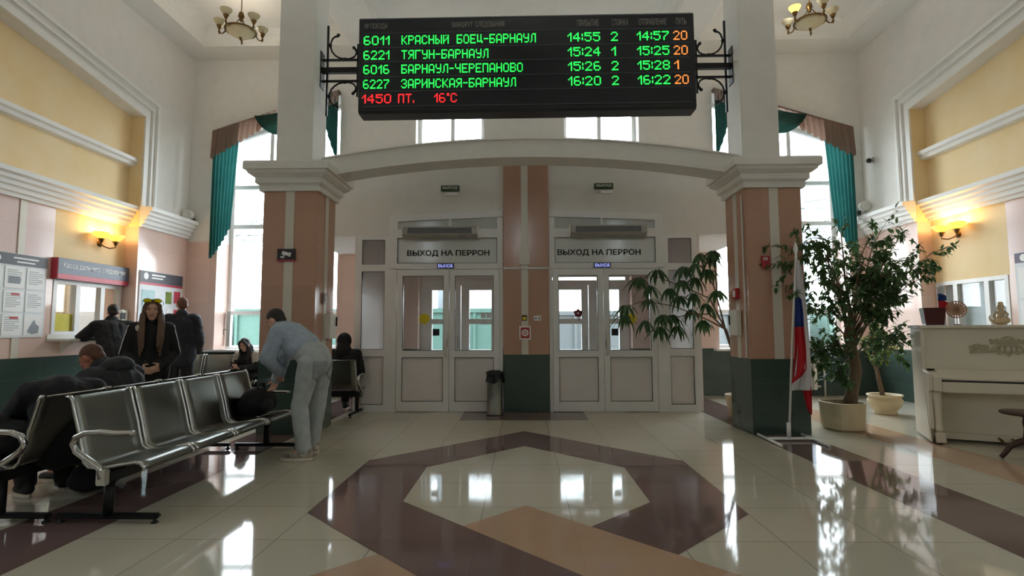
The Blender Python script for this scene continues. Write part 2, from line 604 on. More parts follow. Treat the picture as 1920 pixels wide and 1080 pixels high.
# ------------------------------------------------------------------ floor
YB = 10.3          # inner face of the platform-side wall
YF = -7.0          # inner face of the square-side wall
CEIL = 6.65
T = 0.6            # floor tile
def ty(r):
    return (r + 8.4858) * T
MB().box(-7.1, 7.1, YF - 0.3, 10.9, -0.2, 0).build('floor', 'floor', kind='structure')
FLOOR = bpy.data.objects['floor']
def inlay(mb, poly, z=0.0012):
    vs = [(x * T, ty(r), z) for x, r in poly]
    mb.add(vs, [tuple(range(len(vs)))])
CR = -0.985
def ring_limbs(c, o=3.735, i=2.315, xo=2.5, xi=1.5):
    """octagonal ring: |x|+|r-c| between i and o, clipped at |x|=xo / xi -> upper chevron, sides, lower limbs"""
    up = [(-xo, c + o - xo), (0, c + o), (xo, c + o - xo), (xi, c + i - xi), (0, c + i), (-xi, c + i - xi)]
    return up
def ring(mb, c, z, lower_right=True, lower_left_from=None):
    o, i, xo, xi = 3.735, 2.315, 2.5, 1.5
    a, b = o - xo, i - xi
    for s in (-1, 1):
        inlay(mb, [(0, c + o), (s * xo, c + a), (s * xi, c + b), (0, c + i)], z)
        inlay(mb, [(s * xo, c + a), (s * xo, c - a), (s * xi, c - b), (s * xi, c + b)], z)
        inlay(mb, [(s * xo, c - a), (0, c - o), (0, c - i), (s * xi, c - b)], z)
pr = MB()
ring(pr, CR, 0.0012)
pr.add([(-4.5 * T, YF, .0012), (-5.5 * T, YF, .0012), (-5.5 * T, YB, .0012), (-4.5 * T, YB, .0012)], [(0, 1, 2, 3)])
pr.add([(4.5 * T, YF, .0012), (5.5 * T, YF, .0012), (5.5 * T, YB, .0012), (4.5 * T, YB, .0012)], [(0, 1, 2, 3)])
pr.add([(-1.5 * T, 7.54, .0012), (1.5 * T, 7.54, .0012), (1.5 * T, 8.6, .0012), (-1.5 * T, 8.6, .0012)], [(0, 1, 2, 3)])
pr.build('floor_inlay', 'f_purple', FLOOR, kind='structure')
orr = MB()
CO = -1.94 - 3.735
ring(orr, CO, 0.0024)
for s in (-1, 1):
    orr.add([(s * 6.6 * T, YF, .0012), (s * 7.5 * T, YF, .0012), (s * 7.5 * T, 9.6, .0012), (s * 6.6 * T, 9.6, .0012)], [(0, 1, 2, 3)])
orr.build('floor_inlay', 'f_orange', FLOOR, kind='structure')
# the plum limb that passes over the terracotta ring on the left (woven pattern)
ov = MB()
o, i = 3.735, 2.315
inlay(ov, [(-0.2, CR - o + 0.2), (-0.2 + 0.0, CR - i + 0.2 - 0.0), (-1.5, CR - i + 1.5), (-2.2, CR - o + 2.2)], 0.0036)
inlay(ov, [(-0.2, CR - o + 0.2), (0.9, CR - o - 0.9), (0.9, CR - i - 0.9), (-0.2, CR - i + 0.2)], 0.0036)
ov.build('floor_inlay', 'f_purple', FLOOR, kind='structure')

# ------------------------------------------------------------------ ceiling
ce = MB()
ce.box(-7.1, 7.1, YF - 0.3, 10.9, 6.95, 7.15)
for x0, x1 in ((-7.1, -6.05), (-3.25, -2.6), (2.68, 3.3), (6.05, 7.1)):
    ce.box(x0, x1, YF, 10.3, CEIL, 6.95)
for y0, y1 in ((9.75, 10.3), (6.55, 7.1), (2.6, 3.2), (-1.4, -0.8), (-7.0, -6.4)):
    for x0, x1 in ((-6.05, -3.25), (-2.6, 2.68), (3.3, 6.05)):
        ce.box(x0, x1, y0, y1, CEIL, 6.95)
# coved edges of the ceiling trays
def cove(mb, x0, x1, y0, y1, r=0.3):
    n = 6
    def prof():
        return [(r * (1 - math.sin(PI / 2 * k / n)), r * (1 - math.cos(PI / 2 * k / n))) for k in range(n + 1)]
    z = 6.95
    for (px, d) in ((x0, 1), (x1, -1)):
        mb.prism([(px, z)] + [(px + d * u, z - v) for u, v in prof()], y0, y1, 'XZ')
    for (py, d) in ((y0, 1), (y1, -1)):
        mb.prism([(py, z)] + [(py + d * u, z - v) for u, v in prof()], x0, x1, 'YZ')
for x0, x1 in ((-6.05, -3.25), (-2.6, 2.68), (3.3, 6.05)):
    for y0, y1 in ((7.1, 9.75), (3.2, 6.55)):
        cove(ce, x0, x1, y0, y1)
ce.build('ceiling', 'ceil', kind='structure')

# ------------------------------------------------------------------ side walls
NICHE_END, NICHE_Z, NICHE_S = 8.97, 4.96, 0.137
APEX_Y = 4.4
def niche_z(y):
    return NICHE_Z + NICHE_S * (NICHE_END - max(y, 2 * APEX_Y - y if y < APEX_Y else y))
CORN = [(0, 0), (0.05, 0), (0.05, 0.05), (0.09, 0.06), (0.09, 0.12), (0.13, 0.135), (0.13, 0.19), (0.17, 0.205), (0.17, 0.255), (0.22, 0.275), (0.22, 0.34), (0, 0.36)]
def side_wall(side):
    s = -1 if side == 'left' else 1
    root = struct_root('wall_' + side, (0, 0, 0))
    def X(d):      # d = distance outwards
        return s * d
    def slab(name, m, x0, x1, y0, y1, z0, z1):
        MB().box(X(x0), X(x1), y0, y1, z0, z1).build(name, m, root, kind='structure')
    wy0, wy1, wz0, wz1 = 7.62, 8.94, 1.18, 2.0
    slab('dado', 'dado', 6.8, 7.1, APEX_Y, NICHE_END, 0, 0.885)
    slab('stone_facing', 'peach', 6.8, 7.1, APEX_Y, wy0 - 0.03, 0.885, 2.25)
    slab('stone_facing', 'pink', 6.8, 7.1, APEX_Y, wy0 - 0.03, 2.25, 3.05)
    pe = MB()
    pe.box(X(6.8), X(7.1), wy0 - 0.03, wy0, 0.885, wz1)
    pe.box(X(6.8), X(7.1), wy1, NICHE_END, 0.885, wz1)
    pe.box(X(6.8), X(7.1), wy0, wy1, 0.885, wz0)
    pe.build('stone_facing', 'peach', root, kind='structure')
    slab('ochre_field', 'yellow', 6.8, 7.1, wy0 - 0.03, NICHE_END, wz1, 3.05)
    MB().box(X(6.8), X(7.1), APEX_Y, NICHE_END, 3.05, 6.0).build('ochre_field', 'yellow', root, kind='structure')
    # far pier towards the platform wall
    slab('dado', 'dado', 6.57, 7.1, NICHE_END, YB, 0, 0.885)
    slab('stone_facing', 'peach', 6.57, 7.1, NICHE_END, YB, 0.885, 3.05)
    slab('pier_plaster', 'plaster', 6.57, 7.1, NICHE_END, YB, 3.05, CEIL)
    slab('niche_jamb', 'yellow', 6.571, 6.8, NICHE_END - 0.004, NICHE_END, 3.02, NICHE_Z)
    # plaster above the gabled niche
    ends = APEX_Y
    zap = NICHE_Z + NICHE_S * (NICHE_END - APEX_Y)
    up = MB()
    up.prism([(NICHE_END, NICHE_Z), (NICHE_END, CEIL), (APEX_Y, CEIL), (APEX_Y, zap)], X(6.57), X(6.8), 'YZ')
    # plain wall beside the viewer with the added fill windows
    edges = [YF] + [v for c_, h_ in FILL_SIDE_WINDOWS for v in (c_ - h_ / 2, c_ + h_ / 2)] + [APEX_Y]
    for a_, b_ in zip(edges[0::2], edges[1::2]):
        up.box(X(6.57), X(7.1), a_, b_, 0.885, CEIL)
    for c_, h_ in FILL_SIDE_WINDOWS:
        up.box(X(6.57), X(7.1), c_ - h_ / 2, c_ + h_ / 2, 0.885, SWZ0)
        up.box(X(6.57), X(7.1), c_ - h_ / 2, c_ + h_ / 2, SWZ1, CEIL)
    up.build('upper_plaster', 'plaster', root, kind='structure')
    slab('dado', 'dado', 6.57, 7.1, YF, APEX_Y, 0, 0.885)
    # pale vertical strip between the stone slabs
    st = MB()
    for yc in (7.08, 5.2):
        st.box(X(6.788), X(6.8), yc - 0.05, yc + 0.05, 0.885, 3.05)
    st.build('stone_strip', 'strip', root, kind='structure')
    # cornices, ledge, niche ribs
    def prof(d0, z0):
        return [(X(d0 - u), z0 + v) for u, v in CORN]
    c = MB()
    c.prism(prof(6.8, 3.03), ends, NICHE_END - 0.005, 'XZ')
    c.build('trim_1' if s < 0 else 'trim_5', 'mould', kind='structure')
    c = MB()
    c.prism(prof(6.57, 3.03), NICHE_END, YB, 'XZ')
    c.build('trim_2' if s < 0 else 'trim_6', 'mould', kind='structure')
    c = MB()
    c.prism([(X(6.8), 4.07), (X(6.70), 4.08), (X(6.68), 4.13), (X(6.64), 4.15), (X(6.64), 4.21), (X(6.8), 4.23)], ends, NICHE_END - 0.005, 'XZ')
    c.build('trim_3' if s < 0 else 'trim_7', 'mould', kind='structure')
    c = MB()
    for d0, d1, h in ((0.0, 0.10, 0.03), (0.16, 0.20, 0.045), (0.29, 0.34, 0.045)):
        y0, y1 = NICHE_END + d0, NICHE_END + d1
        x0, x1 = X(6.57 - h), X(6.57)
        za0, za1 = NICHE_Z + d0, NICHE_Z + d1
        c.prism([(y0, 3.38), (y1, 3.38), (y1, za1), (y0, za0)], x0, x1, 'YZ')
        c.prism([(y0, za0), (y1, za1), (APEX_Y, zap + d1), (APEX_Y, zap + d0)], x0, x1, 'YZ')
    c.build('trim_4' if s < 0 else 'trim_8', 'mould', kind='structure')
side_wall('left')
side_wall('right')

# ------------------------------------------------------------------ platform-side wall
def zoned(mbs, x0, x1, z0, z1, y0=YB, y1=10.9):
    for (a, b, key) in ((0, 0.885, 'dado'), (0.885, 2.98, 'peach'), (2.98, 9, 'plaster')):
        lo, hi = max(a, z0), min(b, z1)
        if hi - lo > 1e-4:
            mbs[key].box(x0, x1, y0, y1, lo, hi)
WL = (-5.97, -3.60)
WR = (3.72, 6.25)
UPW = ((-2.10, -0.75), (0.815, 2.28))
ODR = ((-2.02, -0.42), (0.48, 2.08))
SILL = 0.87
def head(x):           # sloping window heads, high towards the middle of the hall
    return 5.16 + (6.05 - abs(x)) * 0.325
mbs = {'dado': MB(), 'peach': MB(), 'plaster': MB()}
zoned(mbs, -6.6, WL[0], 0, CEIL)
zoned(mbs, WR[1], 6.6, 0, CEIL)
for a, b in (WL, WR):
    zoned(mbs, a, b, 0, SILL)
    mbs['plaster'].prism([(a, head(a)), (b, head(b)), (b, CEIL), (a, CEIL)], YB, 10.9, 'XZ')
DZ = 2.34
for a, b in ((WL[1], ODR[0][0]), (ODR[0][1], ODR[1][0]), (ODR[1][1], WR[0])):
    zoned(mbs, a, b, 0, DZ)
zoned(mbs, WL[1], WR[0], DZ, 4.7)
UT = 6.05
for a, b in ((WL[1], UPW[0][0]), (UPW[0][1], UPW[1][0]), (UPW[1][1], WR[0])):
    mbs['plaster'].box(a, b, YB, 10.9, 4.7, UT)
mbs['plaster'].box(WL[1], WR[0], YB, 10.9, UT, CEIL)
wb = struct_root('wall_back')
for k_, nm in (('dado', 'dado'), ('peach', 'stone_facing'), ('plaster', 'plaster_field')):
    mbs[k_].build(nm, k_, wb, kind='structure')

# square-side wall behind the viewer, with three added fill windows
wf = MB()
xs = [-7.1]
for fx, fw in FILL_FRONT_WINDOWS:
    xs += [fx - fw / 2, fx + fw / 2]
xs.append(7.1)
for a, b in zip(xs[0::2], xs[1::2]):
    wf.box(a, b, YF - 0.3, YF, 0, CEIL)
for fx, fw in FILL_FRONT_WINDOWS:
    wf.box(fx - fw / 2, fx + fw / 2, YF - 0.3, YF, 0, FWZ0)
    wf.box(fx - fw / 2, fx + fw / 2, YF - 0.3, YF, FWZ1, CEIL)
wf.build('wall_front', 'plaster', kind='structure')

# ------------------------------------------------------------------ windows
def pvc_window(name, x0, x1, z0, za, zb, y, mull=(), trans=(), t=0.075, d=0.08, sash=None):
    """frame, mullions, transoms and one pane per field; za / zb are the head heights at x0 / x1"""
    r = struct_root(name, ((x0 + x1) / 2, y, z0))
    f = MB()
    f.prism([(x0, z0), (x0 + t, z0), (x0 + t, za), (x0, za)], y - d / 2, y + d / 2)
    f.prism([(x1 - t, z0), (x1, z0), (x1, zb), (x1 - t, zb)], y - d / 2, y + d / 2)
    f.box(x0 + t, x1 - t, y - d / 2, y + d / 2, z0, z0 + t)
    f.prism([(x0, za - t), (x1, zb - t), (x1, zb), (x0, za)], y - d / 2, y + d / 2)
    f.build('frame', 'white_pvc', r, True, 'structure')
    def top(x):
        return za + (zb - za) * (x - x0) / (x1 - x0)
    for mx_ in mull:
        MB().prism([(mx_ - t / 2, z0 + t), (mx_ + t / 2, z0 + t), (mx_ + t / 2, top(mx_) - t), (mx_ - t / 2, top(mx_) - t)], y - d / 2, y + d / 2).build('mullion', 'white_pvc', r, True, 'structure')
    for tz in trans:
        MB().box(x0 + t, x1 - t, y - d / 2 - 0.004, y + d / 2 + 0.004, tz - t / 2, tz + t / 2).build('transom', 'white_pvc', r, True, 'structure')
    cols = [x0 + t / 2] + list(mull) + [x1 - t / 2]
    rows = [z0 + t / 2] + list(trans) + [None]
    for i_, (a, b) in enumerate(zip(cols, cols[1:])):
        for j_, (lo, hi) in enumerate(zip(rows, rows[1:])):
            if sash == (i_, j_):
                continue
            h0 = hi if hi else top(a) - t / 2
            h1 = hi if hi else top(b) - t / 2
            MB().prism([(a, lo), (b, lo), (b, h1), (a, h0)], y - 0.006, y + 0.006).build('pane', 'glass', r, True, 'structure')
    return r
w1 = pvc_window('window_1', WL[0], WL[1], SILL, head(WL[0]), head(WL[1]), 10.78, (-5.16, -4.38), (1.60, 3.36, 4.18), sash=(0, 0))
w2 = pvc_window('window_2', WR[0], WR[1], SILL, head(WR[0]), head(WR[1]), 10.78, (4.55, 5.40), (1.60, 3.36, 4.18))
pvc_window('window_3', UPW[0][0], UPW[0][1], 4.7, UT, UT, 10.62, ((UPW[0][0] + UPW[0][1]) / 2 + .02,), ())
pvc_window('window_4', UPW[1][0], UPW[1][1], 4.7, UT, UT, 10.62, ((UPW[1][0] + UPW[1][1]) / 2,), ())
for k_, (fx, fw) in enumerate(FILL_FRONT_WINDOWS):
    pvc_window('window_%d' % (5 + k_), fx - fw / 2, fx + fw / 2, FWZ0, FWZ1, FWZ1, YF - 0.15, (fx - fw / 6, fx + fw / 6), ())
def fill_side_window(name, s_, yc, h_):
    """same frame turned to the side walls"""
    r = struct_root(name, (s_ * 6.9, yc, SWZ0))
    y0, y1, t = yc - h_ / 2, yc + h_ / 2, .075
    x0, x1 = sorted((s_ * 6.88, s_ * 6.96))
    f = MB()
    for a, b, c, d in ((y0, y0 + t, SWZ0, SWZ1), (y1 - t, y1, SWZ0, SWZ1), (yc - t / 2, yc + t / 2, SWZ0 + t, SWZ1 - t), (y0 + t, y1 - t, SWZ0, SWZ0 + t), (y0 + t, y1 - t, SWZ1 - t, SWZ1), (y0 + t, y1 - t, 4.2, 4.2 + t)):
        f.box(x0, x1, a, b, c, d)
    f.build('frame', 'white_pvc', r, True, 'structure')
    for a, b in ((y0 + t, yc - t / 2), (yc + t / 2, y1 - t)):
        MB().box(s_ * 6.915, s_ * 6.925, a, b, SWZ0 + t, SWZ1 - t).build('pane', 'glass', r, True, 'structure')
k_ = 10
for s_ in (-1, 1):
    for yc, h_ in FILL_SIDE_WINDOWS:
        fill_side_window('window_%d' % k_, s_, yc, h_)
        k_ += 1
# tilted-in vent sash of the left window
vs = MB()
mt = Matrix.Translation((-5.93, 10.70, SILL + 0.08)) @ Matrix.Rotation(-1.05, 4, 'Z')
for a0, a1, c0, c1 in ((0, .06, 0, .66), (.66, .72, 0, .66), (.06, .66, 0, .06), (.06, .66, .60, .66)):
    vs.box(a0, a1, -0.03, 0.03, c0, c1, mt)
so = vs.build('sash', 'white_pvc', w1, True, 'structure')
vs = MB()
vs.box(0.05, 0.67, -0.005, 0.005, 0.05, 0.61, mt)
vs.build('sash_pane', 'glass', so, True, 'structure')
vs = MB()
vs.box(0.68, 0.70, -0.07, -0.03, 0.30, 0.33, mt)
vs.box(0.68, 0.70, -0.085, -0.07, 0.22, 0.33, mt)
vs.build('sash_handle', 'white_metal', so, True, 'structure')
for nm, (a, b) in (('trim_9', WL), ('trim_10', WR)):
    MB().bbox(a - 0.12, b + 0.12, YB - 0.16, 10.75, SILL - 0.03, SILL + 0.012, 0.012).build(nm, 'white_pvc', kind='structure')

# ------------------------------------------------------------------ lobby box over the doors
LX0, LX1, LY = -3.55, 3.66, 8.30
ST_ = [(-2.60, 2.72), (-2.10, 2.72), (-2.10, 3.04), (-0.31, 3.12), (0.40, 3.12), (2.18, 3.04), (2.18, 2.72), (2.70, 2.72)]
lw = MB()
lw.prism([(LX0, 2.72), (-2.07, 2.72), (-2.07, 4.0), (LX0, 4.0)], LY, LY + 0.16)
lw.prism([(-2.07, 3.02), (-0.30, 3.10), (-0.30, 4.0), (-2.07, 4.0)], LY, LY + 0.16)
lw.prism([(0.39, 3.10), (2.155, 3.02), (2.155, 4.0), (0.39, 4.0)], LY, LY + 0.16)
lw.prism([(2.155, 2.72), (LX1, 2.72), (LX1, 4.0), (2.155, 4.0)], LY, LY + 0.16)
lw.box(LX0, LX0 + 0.15, LY + 0.16, YB, 2.72, 4.0)
lw.box(LX1 - 0.15, LX1, LY + 0.16, YB, 2.72, 4.0)
lw.box(LX0 + .15, LX1 - .15, LY + 0.16, YB, 3.88, 4.0)
lw.box(LX0 + .15, -2.60, LY + 0.16, YB, 2.72, 2.82)
lw.box(2.70, LX1 - .15, LY + 0.16, YB, 2.72, 2.82)
lw.build('wall_lobby', 'plaster', kind='structure')
lv = MB()
lv.box(-2.66, -2.585, LY + 0.1, YB, 0, 3.88)
lv.box(2.685, 2.76, LY + 0.1, YB, 0, 3.88)
lv.build('wall_vestibule', 'panel', kind='structure')
pl = struct_root('wall_pillar', (0.045, LY, 0))
MB().box(-0.305, 0.395, LY - 0.06, YB, 0, 0.87).build('dado', 'dado', pl, True, 'structure')
MB().box(-0.305, 0.395, LY - 0.06, YB, 0.87, 3.87).build('stone_facing', 'peach_column', pl, True, 'structure')
MB().box(-0.03, 0.075, LY - 0.072, LY - 0.06, 0.87, 3.87).build('stone_strip', 'strip', pl, True, 'structure')

# shallow arched beam between the columns
def arch(n=28):
    top, bot = [], []
    for k in range(n + 1):
        x = -2.56 + 5.27 * k / n
        u = (x - 0.05) / 2.6
        top.append((x, 3.655 - 0.235 * u * u))
        bot.append((x, 3.43 - 0.235 * u * u))
    return top, bot
tp, bt = arch()
ab = MB()
for k in range(len(tp) - 1):
    ab.prism([bt[k], bt[k + 1], tp[k + 1], tp[k]], 6.66, 7.02, 'XZ')
ab.build('trim_11', 'plaster', kind='structure')
lip = MB()
for k in range(len(tp) - 1):
    a, b = tp[k], tp[k + 1]
    lip.prism([(a[0], a[1] - .001), (b[0], b[1] - .001), (b[0], b[1] + .018), (a[0], a[1] + .018)], 6.63, 7.05, 'XZ')
lip.build('trim_12', 'plaster', kind='structure')

# ------------------------------------------------------------------ columns
def column(label, x0, x1, ux0, ux1):
    y0, y1 = 6.50, 7.15
    cx, cy = (x0 + x1) / 2, (y0 + y1) / 2
    r = thing('column', label, 'column', (cx, cy, 0), group=None)
    MB().bbox(x0, x1, y0, y1, 0, 0.89, 0.006).build('dado', 'dado', r, True)
    MB().bbox(x0 + .004, x1 - .004, y0 + .004, y1 - .004, 0.89, 2.97, 0.006).build('stone_shaft', 'peach_column', r, True)
    st = MB()
    st.box(cx - 0.055, cx + 0.055, y0 - 0.006, y0 + .01, 0.89, 2.97)
    st.build('stone_strip', 'strip', r, True)
    for sx_, a in ((-1, x0), (1, x1)):
        MB().box(a - 0.006 if sx_ < 0 else a - 0.01, a + 0.01 if sx_ < 0 else a + 0.006, cy - 0.05, cy + 0.05, 0.89, 2.97).build('stone_strip', 'strip', r, True)
    cap = MB()
    for z0, z1, e0, e1 in ((2.965, 3.04, .035, .035), (3.04, 3.06, .05, .075), (3.06, 3.13, .075, .075), (3.13, 3.165, .09, .14), (3.165, 3.205, .14, .15), (3.205, 3.29, .18, .18), (3.29, 3.31, .18, .17)):
        vs_ = []
        for z, e_ in ((z0, e0), (z1, e1)):
            vs_ += [(x0 - e_, y0 - e_, z), (x1 + e_, y0 - e_, z), (x1 + e_, y1 + e_, z), (x0 - e_, y1 + e_, z)]
        cap.add(vs_, [(3, 2, 1, 0), (4, 5, 6, 7), (0, 1, 5, 4), (1, 2, 6, 5), (2, 3, 7, 6), (3, 0, 4, 7)])
    cap.build('capital', 'plaster', r, True)
    MB().bbox(ux0, ux1, 6.60, 7.06, 3.31, CEIL, 0.006).build('upper_shaft', 'plaster', r, True)
    return r
column('left peach stone column with white capital, beside the man in denim', -3.225, -2.545, -3.13, -2.67)
column('right peach stone column with white capital, behind the flag stand', 2.705, 3.385, 2.737, 3.20)
# ------------------------------------------------------------------ doors to the platform
def mirror(x, side):
    return x if side < 0 else 0.085 - x
def platform_door(name, side, handle_on_left):
    """double-leaf white door with a fixed side light, a lettered transom panel and a gabled top light"""
    y0, y1 = LY - 0.02, LY + 0.07
    yc = (y0 + y1) / 2
    r = struct_root(name, (mirror(-1.2, side), LY, 0))
    def bx(mb, xa, xb, za, zb, ya=y0, yb=y1):
        a, b = sorted((mirror(xa, side), mirror(xb, side)))
        mb.box(a, b, ya, yb, za, zb)
    def pr_(mb, pts, ya=y0, yb=y1):
        mb.prism([(mirror(x, side), z) for x, z in pts], ya, yb)
    xo, xi = -2.085, -0.315
    def top(x):
        return 3.04 + (x + 2.10) * 0.0447
    f = MB()
    bx(f, xo, xo + .12, 0, 2.2)
    bx(f, xi - .05, xi, 0, 2.2)
    bx(f, xo, xi, 2.19, 2.28)
    bx(f, xo, xo + .12, 2.28, 2.98)
    bx(f, xi - .09, xi, 2.28, 3.0)
    bx(f, xo + .12, xi - .09, 2.68, 2.82)
    pr_(f, [(xo, 2.94), (xi, 3.01), (xi, top(xi) - .003), (xo, top(xo) - .003)], y0 - .004, y1 + .004)
    xm = -1.14
    bx(f, xm - .02, xm + .02, 2.82, 2.99)
    f.build('frame', 'white_pvc', r, True, 'structure')
    g = MB()
    pr_(g, [(xo + .12, 2.82), (xi - .09, 2.82), (xi - .09, 3.01), (xo + .12, 2.95)], yc - .006, yc + .006)
    g.build('top_light_pane', 'frosted', r, True, 'structure')
    p = MB()
    bx(p, xo + .12, xi - .09, 2.28, 2.68, yc - .012, yc + .012)
    p.build('transom_panel', 'white_gloss', r, True, 'structure')
    # side light
    s = MB()
    sx0, sx1 = -2.60, -2.085
    bx(s, sx0, sx0 + .085, 0, 2.715)
    bx(s, sx1 - .07, sx1, 0, 2.715)
    for za, zb in ((0, .11), (.84, .95), (2.16, 2.27), (2.655, 2.715)):
        bx(s, sx0 + .085, sx1 - .07, za, zb)
    s.build('side_frame', 'white_pvc', r, True, 'structure')
    s = MB()
    bx(s, sx0 + .085, sx1 - .07, .95, 2.16, yc - .006, yc + .006)
    bx(s, sx0 + .085, sx1 - .07, 2.27, 2.655, yc - .006, yc + .006)
    s.build('side_pane', 'glass', r, True, 'structure')
    s = MB()
    bx(s, sx0 + .085, sx1 - .07, .11, .84, yc - .01, yc + .01)
    s.build('side_panel', 'panel', r, True, 'structure')
    gk = MB()
    for (xa, xb, za, zb) in ((sx0 + .085, sx1 - .07, .95, 2.16), (sx0 + .085, sx1 - .07, 2.27, 2.655), (sx0 + .085, sx1 - .07, .11, .84), (xo + .12, xi - .09, 2.28, 2.68)):
        a, b = sorted((mirror(xa, side), mirror(xb, side)))
        grid_frame(gk, a, b, za, zb, y0 + .012, y0 + .02, .007)
    gk.build('gasket', 'gasket', r, True, 'structure')
    # two leaves
    for (a, b) in ((-1.955, -1.150), (-1.142, -0.372)):
        l = MB()
        bx(l, a, a + .085, .012, 2.18, y0 - .012, y1)
        bx(l, b - .085, b, .012, 2.18, y0 - .012, y1)
        for za, zb in ((.012, .16), (.83, .93), (2.085, 2.18)):
            bx(l, a + .085, b - .085, za, zb, y0 - .012, y1)
        lo = l.build('leaf', 'white_pvc', r, True, 'structure')
        l = MB()
        bx(l, a + .085, b - .085, .93, 2.085, yc - .006, yc + .006)
        l.build('leaf_pane', 'glass', lo, True, 'structure')
        l = MB()
        bx(l, a + .085, b - .085, .16, .83, yc - .012, yc + .012)
        l.build('leaf_panel', 'panel', lo, True, 'structure')
        l = MB()
        for za, zb in ((.16, .83), (.93, 2.085)):
            aa, bb = sorted((mirror(a + .085, side), mirror(b - .085, side)))
            grid_frame(l, aa, bb, za, zb, y0 - .006, y0 + .006, .007)
        l.build('leaf_gasket', 'gasket', lo, True, 'structure')
    # bar handle and lock
    hx = -1.19 if side < 0 else 1.155 + .09
    hx = mirror(-1.19, side) if handle_on_left else mirror(-1.10, side)
    h = MB()
    h.tube([(hx, y0 - .012, 1.20), (hx, y0 - .075, 1.20), (hx, y0 - .075, .86), (hx, y0 - .012, .86)], .017, 8)
    ho = h.build('handle', 'white_metal', r, True, 'structure')
    h = MB()
    h.bbox(hx - .022, hx + .022, y0 - .022, y0 - .012, .98, 1.10, .004)
    h.box(hx - .004, hx + .004, y0 - .024, y0 - .022, 1.0, 1.03)
    h.build('lock_plate', 'alu', r, True, 'structure')
    mm = frame_mtx((0, 0, 0), (1, 0, 0), (0, 0, 1))
    tx0 = -1.815 if side < 0 else 0.535
    lettering('lettering', 'ВЫХОД НА ПЕРРОН', 'dark_text', r, Matrix.Translation((tx0 - r.location.x, yc - .0145 - LY, 2.385)) @ mm, 1.29, .108, .002, 0.026)['kind'] = 'structure'
    return r
M['white_gloss'] = mat('frosted_white_panel', (222, 226, 224), 0.12, var=0.02)
platform_door('door_1', -1, True)
platform_door('door_2', 1, True)

def outer_door(name, x0, x1, toplight):
    y0, y1 = 10.55, 10.63
    r = struct_root(name, ((x0 + x1) / 2, y0, 0))
    f = MB()
    f.box(x0, x0 + .07, y0, y1, 0, DZ)
    f.box(x1 - .07, x1, y0, y1, 0, DZ)
    f.box(x0 + .07, x1 - .07, y0, y1, DZ - .06, DZ)
    f.box(x0 + .07, x1 - .07, y0, y1, 2.12, 2.22)
    f.build('frame', 'white_pvc', r, True, 'structure')
    MB().box(x0 + .07, x1 - .07, y0 + .035, y0 + .045, 2.22, DZ - .06).build('top_light_pane' if toplight else 'top_panel', 'glass' if toplight else 'panel', r, True, 'structure')
    xm = (x0 + x1) / 2
    for a, b in ((x0 + .07, xm - .005), (xm + .005, x1 - .07)):
        l = MB()
        l.box(a, a + .16, y0 - .01, y1, .02, 2.12)
        l.box(b - .13, b, y0 - .01, y1, .02, 2.12)
        for za, zb in ((.02, .86), (1.36, 1.46), (2.03, 2.12)):
            l.box(a + .16, b - .13, y0 - .01, y1, za, zb)
        lo = l.build('leaf', 'white_pvc', r, True, 'structure')
        l = MB()
        l.box(a + .16, b - .13, y0 + .03, y0 + .04, .86, 1.36)
        l.box(a + .16, b - .13, y0 + .03, y0 + .04, 1.46, 2.03)
        l.build('leaf_pane', 'glass', lo, True, 'structure')
    h = MB()
    h.tube([(xm - .06, y0 - .01, 1.15), (xm - .06, y0 - .06, 1.15), (xm - .06, y0 - .06, .9), (xm - .06, y0 - .01, .9)], .011, 8)
    h.build('handle', 'alu', r, True, 'structure')
outer_door('door_3', *ODR[0], False)
outer_door('door_4', *ODR[1], True)

# vestibule ceiling strip lamps are not seen from the hall; small stickers on the door glass
YG = LY + 0.018
def sticker_disc(label, x, z, r_, m, sides=28):
    mb = MB()
    mb.prism([(x + r_ * math.cos(2 * PI * k / sides), z + r_ * math.sin(2 * PI * k / sides)) for k in range(sides)], YG - .002, YG)
    tag(mb.build('round_sticker', m), label, 'sticker')
def sticker_rect(name, label, x0, x1, z0, z1, m, cat='sticker', y=None, parts=None):
    y = YG if y is None else y
    mb = MB()
    mb.box(x0, x1, y - .003, y, z0, z1)
    return tag(mb.build(name, m), label, cat)
sticker_disc('yellow round sticker on the glass of the left pair of doors', -1.535, 1.42, .082, 'yellow_card')
sticker_disc('yellow round sticker on the glass of the right pair of doors, behind plant leaves', 1.66, 1.41, .082, 'yellow_card')
sticker_rect('square_sticker', 'small black square sticker on the left doors beside the white handle', -1.405, -1.30, 1.16, 1.265, 'black_matte')
sticker_rect('square_sticker', 'small black square sticker on the right doors beside the white handle', 1.355, 1.46, 1.155, 1.26, 'black_matte')
for k, (a, b) in enumerate(((0, 0), (1, 0), (0, 1), (1, 1))):
    sticker_rect('notice_card', ['upper left', 'upper right', 'lower left', 'lower right'][a + 2 * (1 - b)] + ' of four little white cards on the left doors, near the pillar', -0.655 + a * .085, -.58 + a * .085, 1.33 + b * .095, 1.415 + b * .095, 'paper', 'card', LY - .034)
# dark red flower sticker
mb = MB()
for k in range(5):
    a = 2 * PI * k / 5 + .3
    cx, cz = .845 + .04 * math.cos(a), 1.50 + .035 * math.sin(a)
    mb.prism([(cx + .03 * math.cos(2 * PI * q / 12), cz + .03 * math.sin(2 * PI * q / 12)) for q in range(12)], YG - .003 - .0003 * k, YG)
mb.prism([(.84, 1.47), (.85, 1.47), (.87, 1.38), (.855, 1.38)], YG - .002, YG)
tag(mb.build('flower_sticker', 'maroon') if 'maroon' in M else mb.build('flower_sticker', 'pot_red'), 'dark red flower sticker on the left glass of the right doors', 'sticker')

